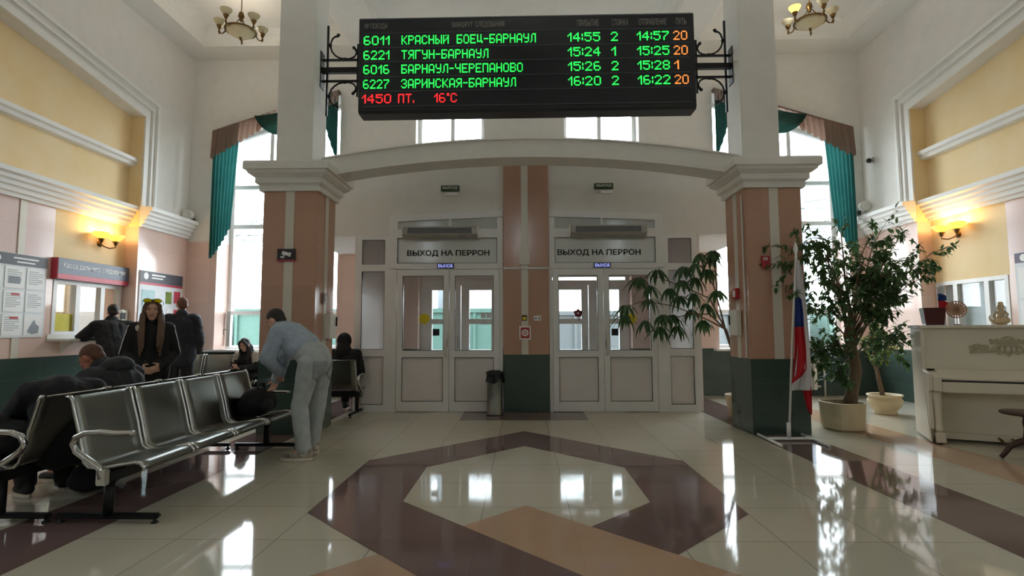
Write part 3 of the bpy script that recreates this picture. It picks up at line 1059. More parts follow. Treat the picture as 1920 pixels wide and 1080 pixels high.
# LED exit strips on the transoms
GL = {}
def glyphs(s):
    for block in s.strip().split('\n'):
        ch, rows = block.split(' ', 1)
        GL[ch] = rows.split('/')
glyphs('''0 .###./#...#/#...#/#...#/#...#/#...#/.###.
1 ..#/.##/#.#/..#/..#/..#/..#
2 .###./#...#/....#/...#./..#../.#.../#####
3 .###./#...#/....#/..##./....#/#...#/.###.
4 ...#./..##./.#.#./#..#./#####/...#./...#.
5 #####/#..../####./....#/....#/#...#/.###.
6 .###./#..../#..../####./#...#/#...#/.###.
7 #####/....#/...#./..#../.#.../.#.../.#...
8 .###./#...#/#...#/.###./#...#/#...#/.###.
: ./#/#/./#/#/.
. ./././././#/#
- ..../..../..../####/..../..../....
° ##/##/../../../../..
C .###./#...#/#..../#..../#..../#...#/.###.
А .###./#...#/#...#/#...#/#####/#...#/#...#
Б #####/#..../#..../####./#...#/#...#/####.
В ####./#...#/#...#/####./#...#/#...#/####.
Г #####/#..../#..../#..../#..../#..../#....
Д .###./.#.#./.#.#./.#.#./.#.#./#####/#...#
Е #####/#..../#..../####./#..../#..../#####
З .###./#...#/....#/..##./....#/#...#/.###.
И #...#/#...#/#..##/#.#.#/##..#/#...#/#...#
Й #.#.#/#...#/#..##/#.#.#/##..#/#...#/#...#
К #...#/#..#./#.#../##.../#.#../#..#./#...#
Л ..###/.#..#/.#..#/.#..#/.#..#/.#..#/#...#
Н #...#/#...#/#...#/#####/#...#/#...#/#...#
О .###./#...#/#...#/#...#/#...#/#...#/.###.
П #####/#...#/#...#/#...#/#...#/#...#/#...#
Р ####./#...#/#...#/####./#..../#..../#....
С .###./#...#/#..../#..../#..../#...#/.###.
Т #####/..#../..#../..#../..#../..#../..#..
У #...#/#...#/#...#/.####/....#/....#/.###.
Х #...#/#...#/.#.#./..#../.#.#./#...#/#...#
Ц #..#./#..#./#..#./#..#./#..#./#####/....#
Ч #...#/#...#/#...#/.####/....#/....#/....#
Ы #....#/#....#/#....#/###..#/#..#.#/#..#.#/###..#
Я .####/#...#/#...#/.####/..#.#/.#..#/#...#''')
def led_text(name, txt, m, parent, x0, x1, z0, z1, y, depth=.004, fill=.82):
    cells = []
    cx = 0
    for ch in txt:
        if ch == ' ':
            cx += 6 if len(txt) > 7 else 4
            continue
        g = GL[ch]
        for r_, row in enumerate(g):
            for c_, v in enumerate(row):
                if v == '#':
                    cells.append((cx + c_, 6 - r_))
        cx += len(g[0]) + 1
    wtot = cx - 1
    px, pz = (x1 - x0) / wtot, (z1 - z0) / 7
    mb = MB()
    for c_, r_ in cells:
        xa, za = x0 + c_ * px, z0 + r_ * pz
        gx, gz = px * (1 - fill) / 2, pz * (1 - fill) / 2
        mb.box(xa + gx, xa + px - gx, y - depth, y, za + gz, za + pz - gz)
    return mb.build(name, m, parent, True)
for side, x0, lab in ((-1, -1.335, 'small lit blue LED exit strip above the left doors'), (1, 1.09, 'small lit blue LED exit strip above the right doors')):
    t = thing('led_exit_strip', lab, 'sign', (x0 + .12, LY - .02, 2.20), group=None)
    MB().bbox(x0, x0 + .26, LY - .05, LY - .02, 2.20, 2.275, .004).build('housing', 'led_housing' if 'led_housing' in M else 'blue_grey', t, True)
    led_text('lettering', 'ВЫХОД', 'led_b', t, x0 + .018, x0 + .242, 2.212, 2.263, LY - .05, .002, .9)

# painted exit signs with a small lamp box
for side, x0, z0, lab in ((-1, -1.285, 3.42, 'green exit sign plate on the wall above the left doors'), (1, 1.12, 3.44, 'green exit sign plate on the wall above the right doors')):
    t = thing('exit_sign', lab, 'sign', (x0 + .14, LY, z0))
    MB().bbox(x0, x0 + .29, LY - .05, LY, z0, z0 + .085, .004).build('plate', 'sign_green', t, True)
    lettering('lettering', 'ВЫХОД', 'mould', t, Matrix.Translation((x0 + .03 - t.location.x, -.0525, .022)) @ frame_mtx((0, 0, 0), (1, 0, 0), (0, 0, 1)), .23, .045, .002, .015)
    xb = x0 + .07 + (.0 if side < 0 else .02)
    MB().bbox(xb, xb + .19, LY - .04, LY, z0 - .075, z0 - .02, .006).build('lamp_box', 'white', t, True)

# warm-air curtains over the doors
for side, (xa, xb, z0, z1), lab in ((-1, (-1.84, -.70, 2.655, 2.83), 'long grey air curtain unit above the left doors'), (1, (.72, 1.87, 2.665, 2.84), 'long grey air curtain unit above the right doors')):
    t = thing('air_curtain', lab, 'air curtain', ((xa + xb) / 2, LY, z0))
    MB().prism([(LY - .02, z0), (LY - .20, z0 + .01), (LY - .235, z0 + .05), (LY - .235, z1 - .04), (LY - .20, z1), (LY - .02, z1)], xa, xb, 'YZ').build('casing', 'alu', t, True, bevel=.006)
    g = MB()
    for k in range(5):
        zz = z0 + .06 + k * .018
        g.box(xa + .08, xb - .08, LY - .242, LY - .234, zz, zz + .011)
    g.build('intake_grille', 'grey_line', t, True)
    e = MB()
    for a, b in ((xa - .012, xa), (xb, xb + .012)):
        e.prism([(LY - .02, z0 - .005), (LY - .205, z0 + .005), (LY - .242, z0 + .05), (LY - .242, z1 - .035), (LY - .205, z1 + .006), (LY - .02, z1 + .006)], a, b, 'YZ')
    e.build('end_cap', 'white_metal', t, True)
# ------------------------------------------------------------------ departure board
BX0, BX1, BZ0, BZ1, BY = -2.140, 2.232, 4.065, 5.365, 6.74
bd = thing('departure_board', 'wide black LED departure board with green train times hung between the columns', 'departure board', ((BX0 + BX1) / 2, BY + .12, BZ0))
bd.rotation_euler = (0, math.radians(-0.28), 0)
hb = MB()
hb.prism([(BY + .03, BZ0), (BY + .25, BZ0), (BY + .25, BZ1), (BY + .03, BZ1), (BY, BZ1 - .03), (BY, BZ0 + .03)], BX0, BX1, 'YZ')
def bb(mb, name, m, label=None):
    inv = Vector(bd.location)
    mb.v = [p - inv for p in mb.v]
    return mb.build(name, m, bd, label=label)
bb(hb, 'housing', 'housing')
def bx_(px):
    return BX0 + (px - 675.0) * (BX1 - BX0) / (1303.0 - 675.0)
def bz_(py):        # py measured along the left edge of the board
    return BZ1 - (py - 34.0) * (BZ1 - BZ0) / (215.0 - 34.0)
scr = MB()
scr.box(BX0 + .06, BX1 - .06, BY - .004, BY + .01, BZ0 + .07, BZ1 - .03)
bb(scr, 'screen', 'screen')
ln = MB()
for py in (39, 65.5, 93, 120, 147.8, 175.3, 203.5):
    ln.box(BX0 + .06, BX1 - .06, BY - .010, BY - .003, bz_(py) - .004, bz_(py) + .004)
bb(ln, 'row_dividers', 'grey_line')
inv = bd.location
def led(txt, m, px0, px1, row):
    ytop = (70.5, 98.2, 125.4, 152.8, 180.3)[row]
    o = led_text('lettering', txt, m, None, bx_(px0), bx_(px1), bz_(ytop + 17.2), bz_(ytop), BY - .003, .006)
    o.parent = bd
    for v in o.data.vertices:
        v.co -= inv
    return o
rows = [('6011', 'КРАСНЫЙ БОЕЦ-БАРНАУЛ', 1008, '14:55', '2', '14:57', '20'),
        ('6221', 'ТЯГУН-БАРНАУЛ', 919, '15:24', '1', '15:25', '20'),
        ('6016', 'БАРНАУЛ-ЧЕРЕПАНОВО', 983, '15:26', '2', '15:28', '1'),
        ('6227', 'ЗАРИНСКАЯ-БАРНАУЛ', 970, '16:20', '2', '16:22', '20')]
for k, (num, route, xe, arr, stop, dep, trk) in enumerate(rows):
    led(num, 'led_g', 684, 733, k)
    led(route, 'led_g', 755.5, xe, k)
    led(arr, 'led_g', 1067, 1128, k)
    led(stop, 'led_g', 1148, 1161 if stop != '1' else 1157, k)
    led(dep, 'led_g', 1196, 1256, k)
    led(trk, 'led_o', 1264, 1290 if trk != '1' else 1273, k)
led('1450', 'led_r', 682, 737, 4)
led('ПТ.', 'led_r', 750, 780, 4)
led('16°C', 'led_r', 817, 860, 4)
for txt, a, b in (('№ ПОЕЗДА', 686, 729), ('МАРШРУТ  СЛЕДОВАНИЯ', 851, 949), ('ПРИБЫТИЕ', 1086, 1126), ('СТОЯНКА', 1150, 1181), ('ОТПРАВЛЕНИЕ', 1201, 1252), ('ПУТЬ', 1270, 1289)):
    ze = bz_(58.5) - .0
    lettering('lettering', txt, 'grey_text', bd, Matrix.Translation((bx_(a) - inv.x, BY - .006 - inv.y, ze - inv.z)) @ frame_mtx((0, 0, 0), (1, 0, 0), (0, 0, 1)), bx_(b) - bx_(a), .085, .002)

# wrought-iron brackets from the column shafts
def bracket(label, side):
    xo = -2.672 if side < 0 else 2.739        # column face
    xi = BX0 - .006 if side < 0 else BX1 + .006
    s = 1 if side < 0 else -1                  # towards the board
    zc = 4.69
    y = 6.86
    r = thing('scroll_bracket', label, 'bracket', (xo, y, zc))
    L = abs(xi - xo)
    def P(u, z, dy=0):
        return (xo + s * u, y + dy, zc + z)
    MB().bbox(*sorted((xo - s * .0, xo + s * .012)), y - .07, y + .07, zc - .25, zc + .25, .003).build('wall_plate', 'black', r, True)
    b = MB()
    b.box(*sorted((xo + s * .012, xi)), y - .03, y + .03, zc - .035, zc + .035)
    b.build('main_bar', 'black', r, True)
    for z in (.145, -.145):
        b = MB()
        b.box(*sorted((xo + s * .012, xi)), y - .013, y + .013, zc + z - .013, zc + z + .013)
        b.build('side_bar', 'black', r, True)
    for u, h in ((.075, .62), (L - .045, .36)):
        b = MB()
        b.box(*sorted((xo + s * (u - .012), xo + s * (u + .012))), y - .013, y + .013, zc - h, zc + h)
        b.build('upright', 'black', r, True)
    for q in (1, -1):
        pts = []
        # curl beside the upright, then the long C to the bar, then a small curl by the board
        c1 = [(.20, .49), (.185, .475), (.155, .47), (.125, .44), (.105, .38), (.105, .32), (.125, .26), (.165, .21), (.22, .175), (.29, .16), (.36, .165), (.41, .19), (.435, .235), (.43, .28), (.405, .31)]
        sc_ = (L - .03) / .47
        b = MB()
        b.tube([P(u * sc_, q * v, 0) for u, v in c1], [.02, .016] + [.012] * (len(c1) - 4) + [.016, .02], 8)
        b.ell(P(.20 * sc_, q * .495), (.024, .02, .02), n=8)
        b.ell(P(.40 * sc_, q * .315), (.022, .02, .022), n=8)
        b.ell(P(.29 * sc_, q * .158), (.03, .022, .022), n=8)
        b.ell(P(.10 * sc_, q * .35), (.022, .022, .03), n=8)
        b.build('scroll', 'black', r, True)
bracket('black scrolled iron bracket holding the left end of the departure board', -1)
bracket('black scrolled iron bracket holding the right end of the departure board', 1)

# ------------------------------------------------------------------ chandeliers and wall lamps
CHANDELIER_W = 9.0
def chandelier(label, x, y, z, rz, lit):
    r = thing('chandelier', label, 'chandelier', (x, y, z), rz)
    top = 6.95 - z
    MB().lathe([(.001, top), (.07, top), (.06, top - .03), (.02, top - .07), (.001, top - .07)], 16).build('ceiling_rose', 'brass', r)
    MB().tube([(0, 0, top - .05), (0, 0, .30)], .008, 8).build('stem', 'brass', r)
    MB().lathe([(.001, .34), (.035, .31), (.05, .24), (.02, .20), (.028, .17), (.001, .15)], 14).build('hub', 'brass', r)
    st = MB()
    for k in range(3):
        a = 2 * PI * k / 3 + .4
        st.tube([(.02 * math.cos(a), .02 * math.sin(a), .22), (.10 * math.cos(a), .10 * math.sin(a), .10), (.225 * math.cos(a), .225 * math.sin(a), .0)], .007, 6)
    st.build('stay_rods', 'brass', r)
    MB().lathe([(.001, -.115), (.06, -.108), (.13, -.08), (.19, -.045), (.225, 0), (.215, 0), (.18, -.04), (.12, -.07), (.001, -.10)], 28).build('bowl', 'opal', r)
    MB().tube([(.232 * math.cos(2 * PI * k / 32), .232 * math.sin(2 * PI * k / 32), .002) for k in range(33)], .014, 8).build('rim', 'brass', r)
    MB().lathe([(.001, -.165), (.012, -.155), (.02, -.14), (.012, -.125), (.028, -.113), (.001, -.108)], 12).build('finial', 'brass', r)
    for k in range(5):
        a = 2 * PI * k / 5
        c, s = math.cos(a), math.sin(a)
        m_ = MB()
        m_.tube([(.235 * c, .235 * s, 0), (.27 * c, .27 * s, -.05), (.315 * c, .315 * s, -.055), (.335 * c, .335 * s, -.01), (.335 * c, .335 * s, .03)], [.012, .01, .01, .011, .012], 8)
        m_.lathe([(.001, .0), (.022, .005), (.03, .03), (.045, .06), (.04, .065), (.001, .05)], 12, (.335 * c, .335 * s, .015))
        m_.lathe([(.001, -.075), (.012, -.05), (.02, -.02), (.001, 0)], 10, (.335 * c, .335 * s, -.0))
        ar = m_.build('arm', 'brass', r)
        MB().lathe([(.03, 0), (.055, .03), (.085, .075), (.092, .10), (.086, .10), (.078, .075), (.05, .035), (.028, .006)], 18, (.335 * c, .335 * s, .07)).build('lamp_shade', 'lit_soft' if k == lit else 'opal', ar, label='lit cream lamp shade' if k == lit else None)
    a = 2 * PI * lit / 5
    L = bpy.data.lights.new('chandelier_bulb', 'POINT')
    L.energy = CHANDELIER_W
    L.color = (1.0, .95, .86)
    L.shadow_soft_size = .06
    lo = bpy.data.objects.new('chandelier_light', L)
    COL.objects.link(lo)
    lo.parent = r
    lo.location = (.335 * math.cos(a), .335 * math.sin(a), .20)
    return r
chandelier('left brass chandelier with opal shades hanging beyond the left column shaft', -4.60, 8.35, 6.13, .75, 1)
chandelier('right brass chandelier with opal shades hanging beyond the right column shaft', 4.62, 8.35, 6.16, 1.05, 2)

# large chandeliers added out of view as fill light for ceiling and walls
FILL_LAMP_W = 45.0
def fill_chandelier(label, x, y, z):
    r = thing('hall_chandelier', label, 'chandelier', (x, y, z))
    top = 6.95 - z
    MB().lathe([(.001, top), (.12, top), (.10, top - .05), (.03, top - .1), (.001, top - .1)], 18).build('ceiling_rose', 'brass', r)
    MB().tube([(0, 0, top - .08), (0, 0, .02)], .014, 8).build('stem', 'brass', r)
    MB().lathe([(.001, -.30), (.20, -.26), (.42, -.14), (.55, .02), (.53, .02), (.40, -.12), (.18, -.24), (.001, -.27)], 36).build('bowl', 'brass', r)
    MB().tube([(.56 * math.cos(2 * PI * k / 36), .56 * math.sin(2 * PI * k / 36), .02) for k in range(37)], .022, 8).build('rim', 'brass', r)
    b_ = MB()
    for k in range(6):
        a = 2 * PI * k / 6
        b_.ell((.30 * math.cos(a), .30 * math.sin(a), -.03), (.05, .05, .06), n=10)
    b_.build('bulbs', 'lamp_warm', r)
    L = bpy.data.lights.new('hall_lamp', 'POINT')
    L.energy = FILL_LAMP_W
    L.color = (.98, .99, 1.0)
    L.shadow_soft_size = .22
    lo = bpy.data.objects.new('hall_light', L)
    COL.objects.link(lo)
    lo.parent = r
    lo.location = (0, 0, .03)
M['lamp_warm'] = emit('hall_bulb', (255, 244, 226), 6.0)
for x, lab in ((-4.6, 'left hall chandelier with a brass uplighter bowl over the benches'), (0.0, 'middle hall chandelier with a brass uplighter bowl over the floor pattern'), (4.6, 'right hall chandelier with a brass uplighter bowl over the piano')):
    fill_chandelier(lab, x, 4.8, 5.75)

def sconce(label, side, y, z):
    s = -1 if side == 'left' else 1
    x = s * 6.8
    r = thing('wall_lamp', label, 'wall lamp', (x, y, z))
    MB().lathe([(.001, 0), (.05, 0), (.045, .012), (.02, .03), (.001, .03)], 16, (0, 0, -.06), True, Matrix.Rotation(-s * PI / 2, 3, 'Y')).build('back_plate', 'brass', r)
    for q in (-1, 1):
        ex, ey = -s * .15, q * .15
        b = MB()
        b.tube([(-s * .02, 0, -.06), (-s * .06, q * .03, -.10), (-s * .10, q * .09, -.12), (ex, ey, -.10), (ex, ey, -.03)], .010, 8)
        b.lathe([(.001, -.05), (.02, -.03), (.03, 0), (.05, .03), (.001, .03)], 12, (ex, ey, -.03))
        arm = b.build('arm', 'brass', r)
        MB().lathe([(.03, 0), (.075, .03), (.11, .07), (.125, .10), (.118, .10), (.10, .072), (.07, .036), (.001, .01)], 20, (ex, ey, -.002)).build('lamp_shade', 'lit_amber', arm)
        L = bpy.data.lights.new('wall_lamp_bulb', 'POINT')
        L.energy = 7.0
        L.color = (1.0, .62, .22)
        L.shadow_soft_size = .03
        lo = bpy.data.objects.new('bulb_light', L)
        COL.objects.link(lo)
        lo.parent = r
        lo.location = (ex, ey, .13)
M['lit_amber'] = emit('amber_glass_lit', (255, 196, 84), 1.6)
sconce('lit amber two-shade wall lamp above the left ticket window sign', 'left', 8.42, 2.70)
sconce('lit amber two-shade wall lamp on the right wall above the piano', 'right', 8.42, 2.77)

# loudspeakers and camera in the corners
for s, x, z, lab in ((-1, -6.46, 3.49, 'white round loudspeaker in the left corner above the cornice'), (1, 6.46, 3.56, 'white round loudspeaker in the right corner above the plant')):
    r = thing('loudspeaker', lab, 'loudspeaker', (x, YB, z))
    mt = Matrix.Rotation(PI / 2, 3, 'X') @ Matrix.Rotation(0, 3, 'Z')
    MB().lathe([(.001, .10), (.07, .10), (.085, .12), (.09, .2), (.098, .225), (.085, .23), (.07, .215), (.001, .205)], 22, (0, 0, 0), True, Matrix.Rotation(PI / 2, 3, 'X')).build('horn', 'white_metal', r)
    b = MB()
    b.tube([(0, -.12, 0), (-s * 0.0, -.06, -.07), (0, -.001, -.09)], .014, 8)
    b.bbox(-.035, .035, -.015, -.0005, -.14, -.05, .003)
    b.build('mount', 'grey_line', r)
r = thing('security_camera', 'small grey dome-shaped security camera high in the right corner', 'camera', (6.57, 10.0, 4.40))
b = MB()
b.tube([(0, 0, 0), (-.07, -.02, .01), (-.10, -.03, -.02)], .018, 8)
b.bbox(-.012, -.0005, -.05, .05, -.05, .05, .004)
b.build('mount', 'alu', r)
MB().tube([(-.06, .02, .0), (-.13, -.10, -.035), (-.155, -.15, -.05)], [.045, .05, .045], 14).build('camera_body', 'alu', r)
MB().tube([(-.155, -.15, -.05), (-.163, -.165, -.054)], .04, 14).build('lens', 'eye_dark', r)

# ------------------------------------------------------------------ curtains at the two tall windows
def curtain(label, side):
    a, b = WL if side < 0 else WR
    s = side
    outer, inner = (a, b) if s < 0 else (b, a)
    o = outer + s * .10            # outer end of the pelmet
    i = inner - s * -0.0
    def H(x):
        return head(min(abs(x), 6.2)) - .02 + (0.0)
    r = thing('curtain', label, 'curtain', (outer, YB - .08, SILL))
    y = YB - .09
    W = abs(o - i)
    # pelmet rail
    MB().prism([(o, H(o) - .02), (i, H(i) - .02), (i, H(i) + .03), (o, H(o) + .03)], y - .05, YB - .001).build('pelmet_rail', 'valance', r, True)
    # pleated valance on the outer two thirds with a deep drop at the outer end
    def valance(u0, u1, drop0, drop1, amp, n, name, m, yoff=0):
        g = []
        N = 70
        for row in range(5):
            line = []
            for k in range(N + 1):
                t_ = k / N
                u = u0 + (u1 - u0) * t_
                x = o + (i - o) * u
                d = drop0 + (drop1 - drop0) * t_
                d *= 1 + .07 * math.sin(t_ * n * 2 * PI)
                v = row / 4
                z = H(x) + .02 - d * v
                yy = y - .055 - yoff - amp * (.3 + .7 * v) * (.5 + .5 * math.sin(t_ * n * 2 * PI + 1.5 * v))
                line.append((x, yy, z))
            g.append(line)
        MB().sheet(g).build(name, m, r, True, fixn=False)
    valance(0, .40, .55, .30, .05, 9, 'valance', 'valance')
    valance(.36, 1.0, .30, .26, .04, 14, 'valance_fringe', 'fringe')
    # draped swag in the middle
    g = []
    N, Rr = 36, 16
    for row in range(Rr + 1):
        v = row / Rr
        line = []
        for k in range(N + 1):
            t_ = k / N
            u = .34 + (.92 - .34) * t_
            x = o + (i - o) * u
            sag = (.10 + .52 * v) * (1 - (2 * t_ - 1) ** 2) ** .8
            z = H(x) + .03 - sag
            yy = y - .10 - .05 * v * math.sin(PI * t_) - .018 * math.sin(v * 5.5 * 2 * PI)
            line.append((x, yy, z))
        g.append(line)
    MB().sheet(g).build('swag', 'teal_dark', r, True, fixn=False)
    # long drape at the outer side
    def drape(u0, u1, ztop, zb0, zb1, n, amp, name, m, yoff, bell=0.0):
        g = []
        N, Rr = 60, 14
        for row in range(Rr + 1):
            v = row / Rr
            line = []
            for k in range(N + 1):
                t_ = k / N
                u = u0 + (u1 - u0) * t_
                x = o + (i - o) * u
                zt = H(x) if ztop is None else ztop
                zb = zb0 + (zb1 - zb0) * t_ ** 1.3
                z = zt + (zb - zt) * v
                if bell:
                    x += (o - i) * bell * (v ** 1.2) * t_
                yy = y - yoff - amp * (.6 + .6 * v) * math.sin(t_ * n * 2 * PI + .6 * math.sin(3 * v))
                line.append((x, yy, z))
            g.append(line)
        MB().sheet(g).build(name, m, r, True, fixn=False)
    drape(.005, .215, None, 2.62, 3.25, 7, .022, 'drape', 'teal', .03, .05)
    drape(1.0, .885, None, 4.55, 5.35, 5, .02, 'drape', 'teal_dark', .055, 0)
curtain('teal curtain with taupe valance at the left tall window', -1)
curtain('teal curtain with taupe valance at the right tall window, above the ficus', 1)

# ------------------------------------------------------------------ signs and boxes on the columns and pillar
def plate(name, label, cat, x0, x1, y, z0, z1, m, d=.015):
    r = thing(name, label, cat, ((x0 + x1) / 2, y, z0))
    MB().bbox(x0, x1, y - d, y, z0, z1, .003).build('plate', m, r, True)
    return r
CYF = 6.492
r = plate('camera_sign', 'dark square sign with a white security camera symbol on the left column', 'sign', -3.02, -2.795, CYF, 2.09, 2.245, 'dark_sign' if 'dark_sign' in M else 'dark_grey')
MB().box(-3.02, -2.795, CYF - .017, CYF - .0149, 2.09, 2.108).build('red_band', 'sign_red', r, True)
c = MB()
mt = Matrix.Translation((-2.91, CYF - .016, 2.185)) @ Matrix.Rotation(.25, 4, 'Y')
c.box(-.05, .035, -.003, 0, -.02, .02, mt)
c.box(.04, .06, -.003, 0, -.026, .026, mt)
c.box(-.025, -.01, -.003, 0, -.055, -.02, mt)
c.box(-.055, -.01, -.003, 0, -.062, -.045, mt)
c.build('camera_symbol', 'white', r, True)
# column-side boxes (left column, face towards the doors)
XS = -2.539
r = thing('call_box', 'pale phone box on the door-facing side of the left column', 'call box', (XS, 6.9, 1.15))
MB().bbox(XS, XS + .085, 6.78, 7.02, 1.14, 1.46, .01).build('casing', 'white_metal', r, True)
MB().bbox(XS + .085, XS + .10, 6.98, 7.01, 1.30, 1.42, .004).build('catch', 'black_matte', r, True)
r = thing('switch_plate', 'small pale switch plate above the phone box on the left column', 'switch', (XS, 6.8, 1.6))
MB().bbox(XS, XS + .02, 6.72, 6.84, 1.58, 1.72, .004).build('plate', 'alu', r, True)
MB().bbox(XS + .02, XS + .03, 6.75, 6.81, 1.61, 1.69, .003).build('rocker', 'white', r, True)
# right column
r = plate('red_sign', 'red notice sign on the front of the right column, half behind leaves', 'sign', 2.865, 2.965, CYF, 1.98, 2.125, 'red')
lines = MB()
for k in range(2):
    for q in range(3):
        lines.box(2.885 + q * .02, 2.90 + q * .02, CYF - .0165, CYF - .0149, 2.075 + k * .02, 2.088 + k * .02)
lines.build('printed_marks', 'white', r, True)
XR_ = 2.699
r = thing('fire_call_point', 'small red fire call point on the side of the right column', 'call point', (XR_, 6.85, 1.66))
MB().bbox(XR_ - .045, XR_, 6.75, 6.87, 1.62, 1.76, .006).build('casing', 'red', r, True)
MB().bbox(XR_ - .05, XR_ - .045, 6.775, 6.845, 1.65, 1.73, .003).build('button_window', 'white', r, True)
r = thing('wall_cabinet', 'pale wall box on the side of the right column under the red call point', 'wall box', (XR_, 6.85, 1.25))
MB().bbox(XR_ - .06, XR_, 6.72, 6.98, 1.17, 1.49, .008).build('casing', 'white_metal', r, True)
MB().bbox(XR_ - .068, XR_ - .06, 6.93, 6.97, 1.30, 1.42, .003).build('catch', 'black_matte', r, True)
r = thing('cable_conduit', 'white cable conduit running up the side of the right column', 'cable conduit', (XR_, 6.6, .89))
MB().bbox(XR_ - .012, XR_, 6.58, 6.60, .9, 2.9, .002).build('conduit', 'white_metal', r, True)
# pillar between the doors
YP = LY - .06
r = plate('fire_hydrant_sign', 'red and white square fire sign on the pillar between the doors', 'sign', -.063, .113, YP - .013, 1.095, 1.305, 'white', .012)
MB().box(-.043, .093, YP - .028, YP - .025, 1.118, 1.282).build('red_field', 'red', r, True)
c = MB()
n = 24
for rr0, rr1 in ((.030, .052), (.0, .016)):
    for k in range(n):
        a0, a1 = 2 * PI * k / n, 2 * PI * (k + 1) / n
        c.prism([(.025 + rr0 * math.cos(a0), 1.2 + rr0 * math.sin(a0)), (.025 + rr1 * math.cos(a0), 1.2 + rr1 * math.sin(a0)), (.025 + rr1 * math.cos(a1), 1.2 + rr1 * math.sin(a1)), (.025 + rr0 * math.cos(a1) + 1e-5, 1.2 + rr0 * math.sin(a1))], YP - .030, YP - .0275)
c.build('hose_symbol', 'white', r, True)
r = plate('evacuation_card', 'tiny dark picture card above the red fire sign on the pillar', 'card', -.025, .055, YP - .013, 1.385, 1.47, 'wood_dark', .006)
MB().box(-.012, .042, YP - .0205, YP - .019, 1.40, 1.44).build('picture', 'yellow_card', r, True)
r = plate('wall_socket', 'white double wall socket on the pillar right of the fire sign', 'socket', .16, .27, YP, 1.385, 1.46, 'white', .02)
s_ = MB()
for k in (0, 1):
    s_.lathe([(.001, 0), (.018, 0), (.018, .002), (.001, .002)], 14, (.188 + k * .055, YP - .02, 1.42), False, Matrix.Rotation(PI / 2, 3, 'X'))
s_.build('outlet', 'ink', r, True)
r = thing('cable_duct', 'thin white cable duct crossing the pillar at door-head height', 'cable duct', (.045, YP, 2.19))
MB().bbox(-.31, .40, YP - .03, YP - .012, 2.175, 2.205, .003).build('duct', 'white_metal', r, True)
r = thing('junction_box', 'small white junction box on the pillar above the cable duct', 'junction box', (.01, YP, 2.3))
MB().bbox(-.06, .10, YP - .05, YP - .012, 2.24, 2.46, .008).build('casing', 'strip', r, True)

# ------------------------------------------------------------------ bin in front of the pillar
r = thing('waste_bin', 'chrome pedal bin with a black bin liner before the pillar', 'bin', (-.43, 8.02, 0))
MB().lathe([(.001, .0), (.12, .0), (.125, .02), (.115, .03), (.115, .56), (.118, .57), (.001, .575)], 28).build('body', 'steel', r)
lid = MB()
g = []
for row in range(7):
    v = row / 6
    line = []
    for k in range(41):
        a = 2 * PI * k / 40
        rad = .12 + .018 * math.sin(5 * a + 1) * v + .014 * v + (.012 if row == 1 else 0)
        z = .63 - v * (.10 + .07 * (.5 + .5 * math.sin(3 * a + .5)))
        line.append((rad * math.cos(a), rad * math.sin(a), z))
    g.append(line)
lid.sheet(g)
lid.lathe([(.001, .655), (.07, .65), (.118, .632), (.121, .625)], 24)
lid.build('bin_liner', 'plastic_bag', r, fixn=False)
# ------------------------------------------------------------------ ticket offices in the side niches
def ticket_window(name, side):
    s = -1 if side == 'left' else 1
    y0, y1, z0, z1 = 7.62, 8.94, 1.18, 2.0
    r = struct_root(name, (s * 6.8, (y0 + y1) / 2, z0))
    def bx(mb, ya, yb, za, zb, d0, d1):
        mb.box(*sorted((s * d0, s * d1)), ya, yb, za, zb)
    f = MB()
    for a, b, c, d in ((y0, y1, z0, z0 + .06), (y0, y1, z1 - .06, z1), (y0, y0 + .06, z0 + .06, z1 - .06), (y1 - .06, y1, z0 + .06, z1 - .06)):
        bx(f, a, b, c, d, 6.79, 6.88)
    f.build('frame', 'white_pvc', r, True, 'structure')
    ms = (y0 + .44, y0 + .92) if s < 0 else (y0 + .36, y0 + .93)
    for ym in ms:
        f = MB()
        bx(f, ym - .04, ym + .04, z0 + .06, z1 - .06, 6.79, 6.88)
        f.build('mullion', 'white_pvc', r, True, 'structure')
    cols = [y0 + .06] + list(ms) + [y1 - .06]
    g = MB()
    for a, b in zip(cols, cols[1:]):
        f = MB()
        bx(f, a, b, z0 + .06, z1 - .06, 6.83, 6.84)
        f.build('pane', 'glass', r, True, 'structure')
        grid_frame(g, 0, 0, 0, 0, 0, 0, 0) if False else None
    # room behind the glass
    rm = MB()
    xo, xi = s * 9.0, s * 7.1
    a, b = sorted((xo, xi))
    rm.box(*sorted((s * 9.0, s * 9.1)), 6.9, 9.6, 0, 2.9)
    rm.box(a, b, 6.8, 6.9, 0, 2.9)
    rm.box(a, b, 9.6, 9.7, 0, 2.9)
    rm.box(a, b, 6.8, 9.7, 2.9, 3.0)
    rm.box(a, b, 6.8, 9.7, -.1, 0)
    rm.build('wall_office_' + side, 'plaster', kind='structure')
    lp = thing('ceiling_lamp', 'lit white panel lamp inside the %s ticket office' % side, 'lamp', (s * 8.0, 8.3, 2.88))
    MB().bbox(s * 8.0 - .3, s * 8.0 + .3, 8.0, 8.6, 2.85, 2.90, .004).build('casing', 'white', lp, True)
    MB().box(s * 8.0 - .27, s * 8.0 + .27, 8.03, 8.57, 2.843, 2.85).build('diffuser', 'lamp_panel', lp, True)
    return r
M['lamp_panel'] = emit('lamp_panel', (244, 248, 255), 42.0)
ticket_window('window_8', 'left')
ticket_window('window_9', 'right')
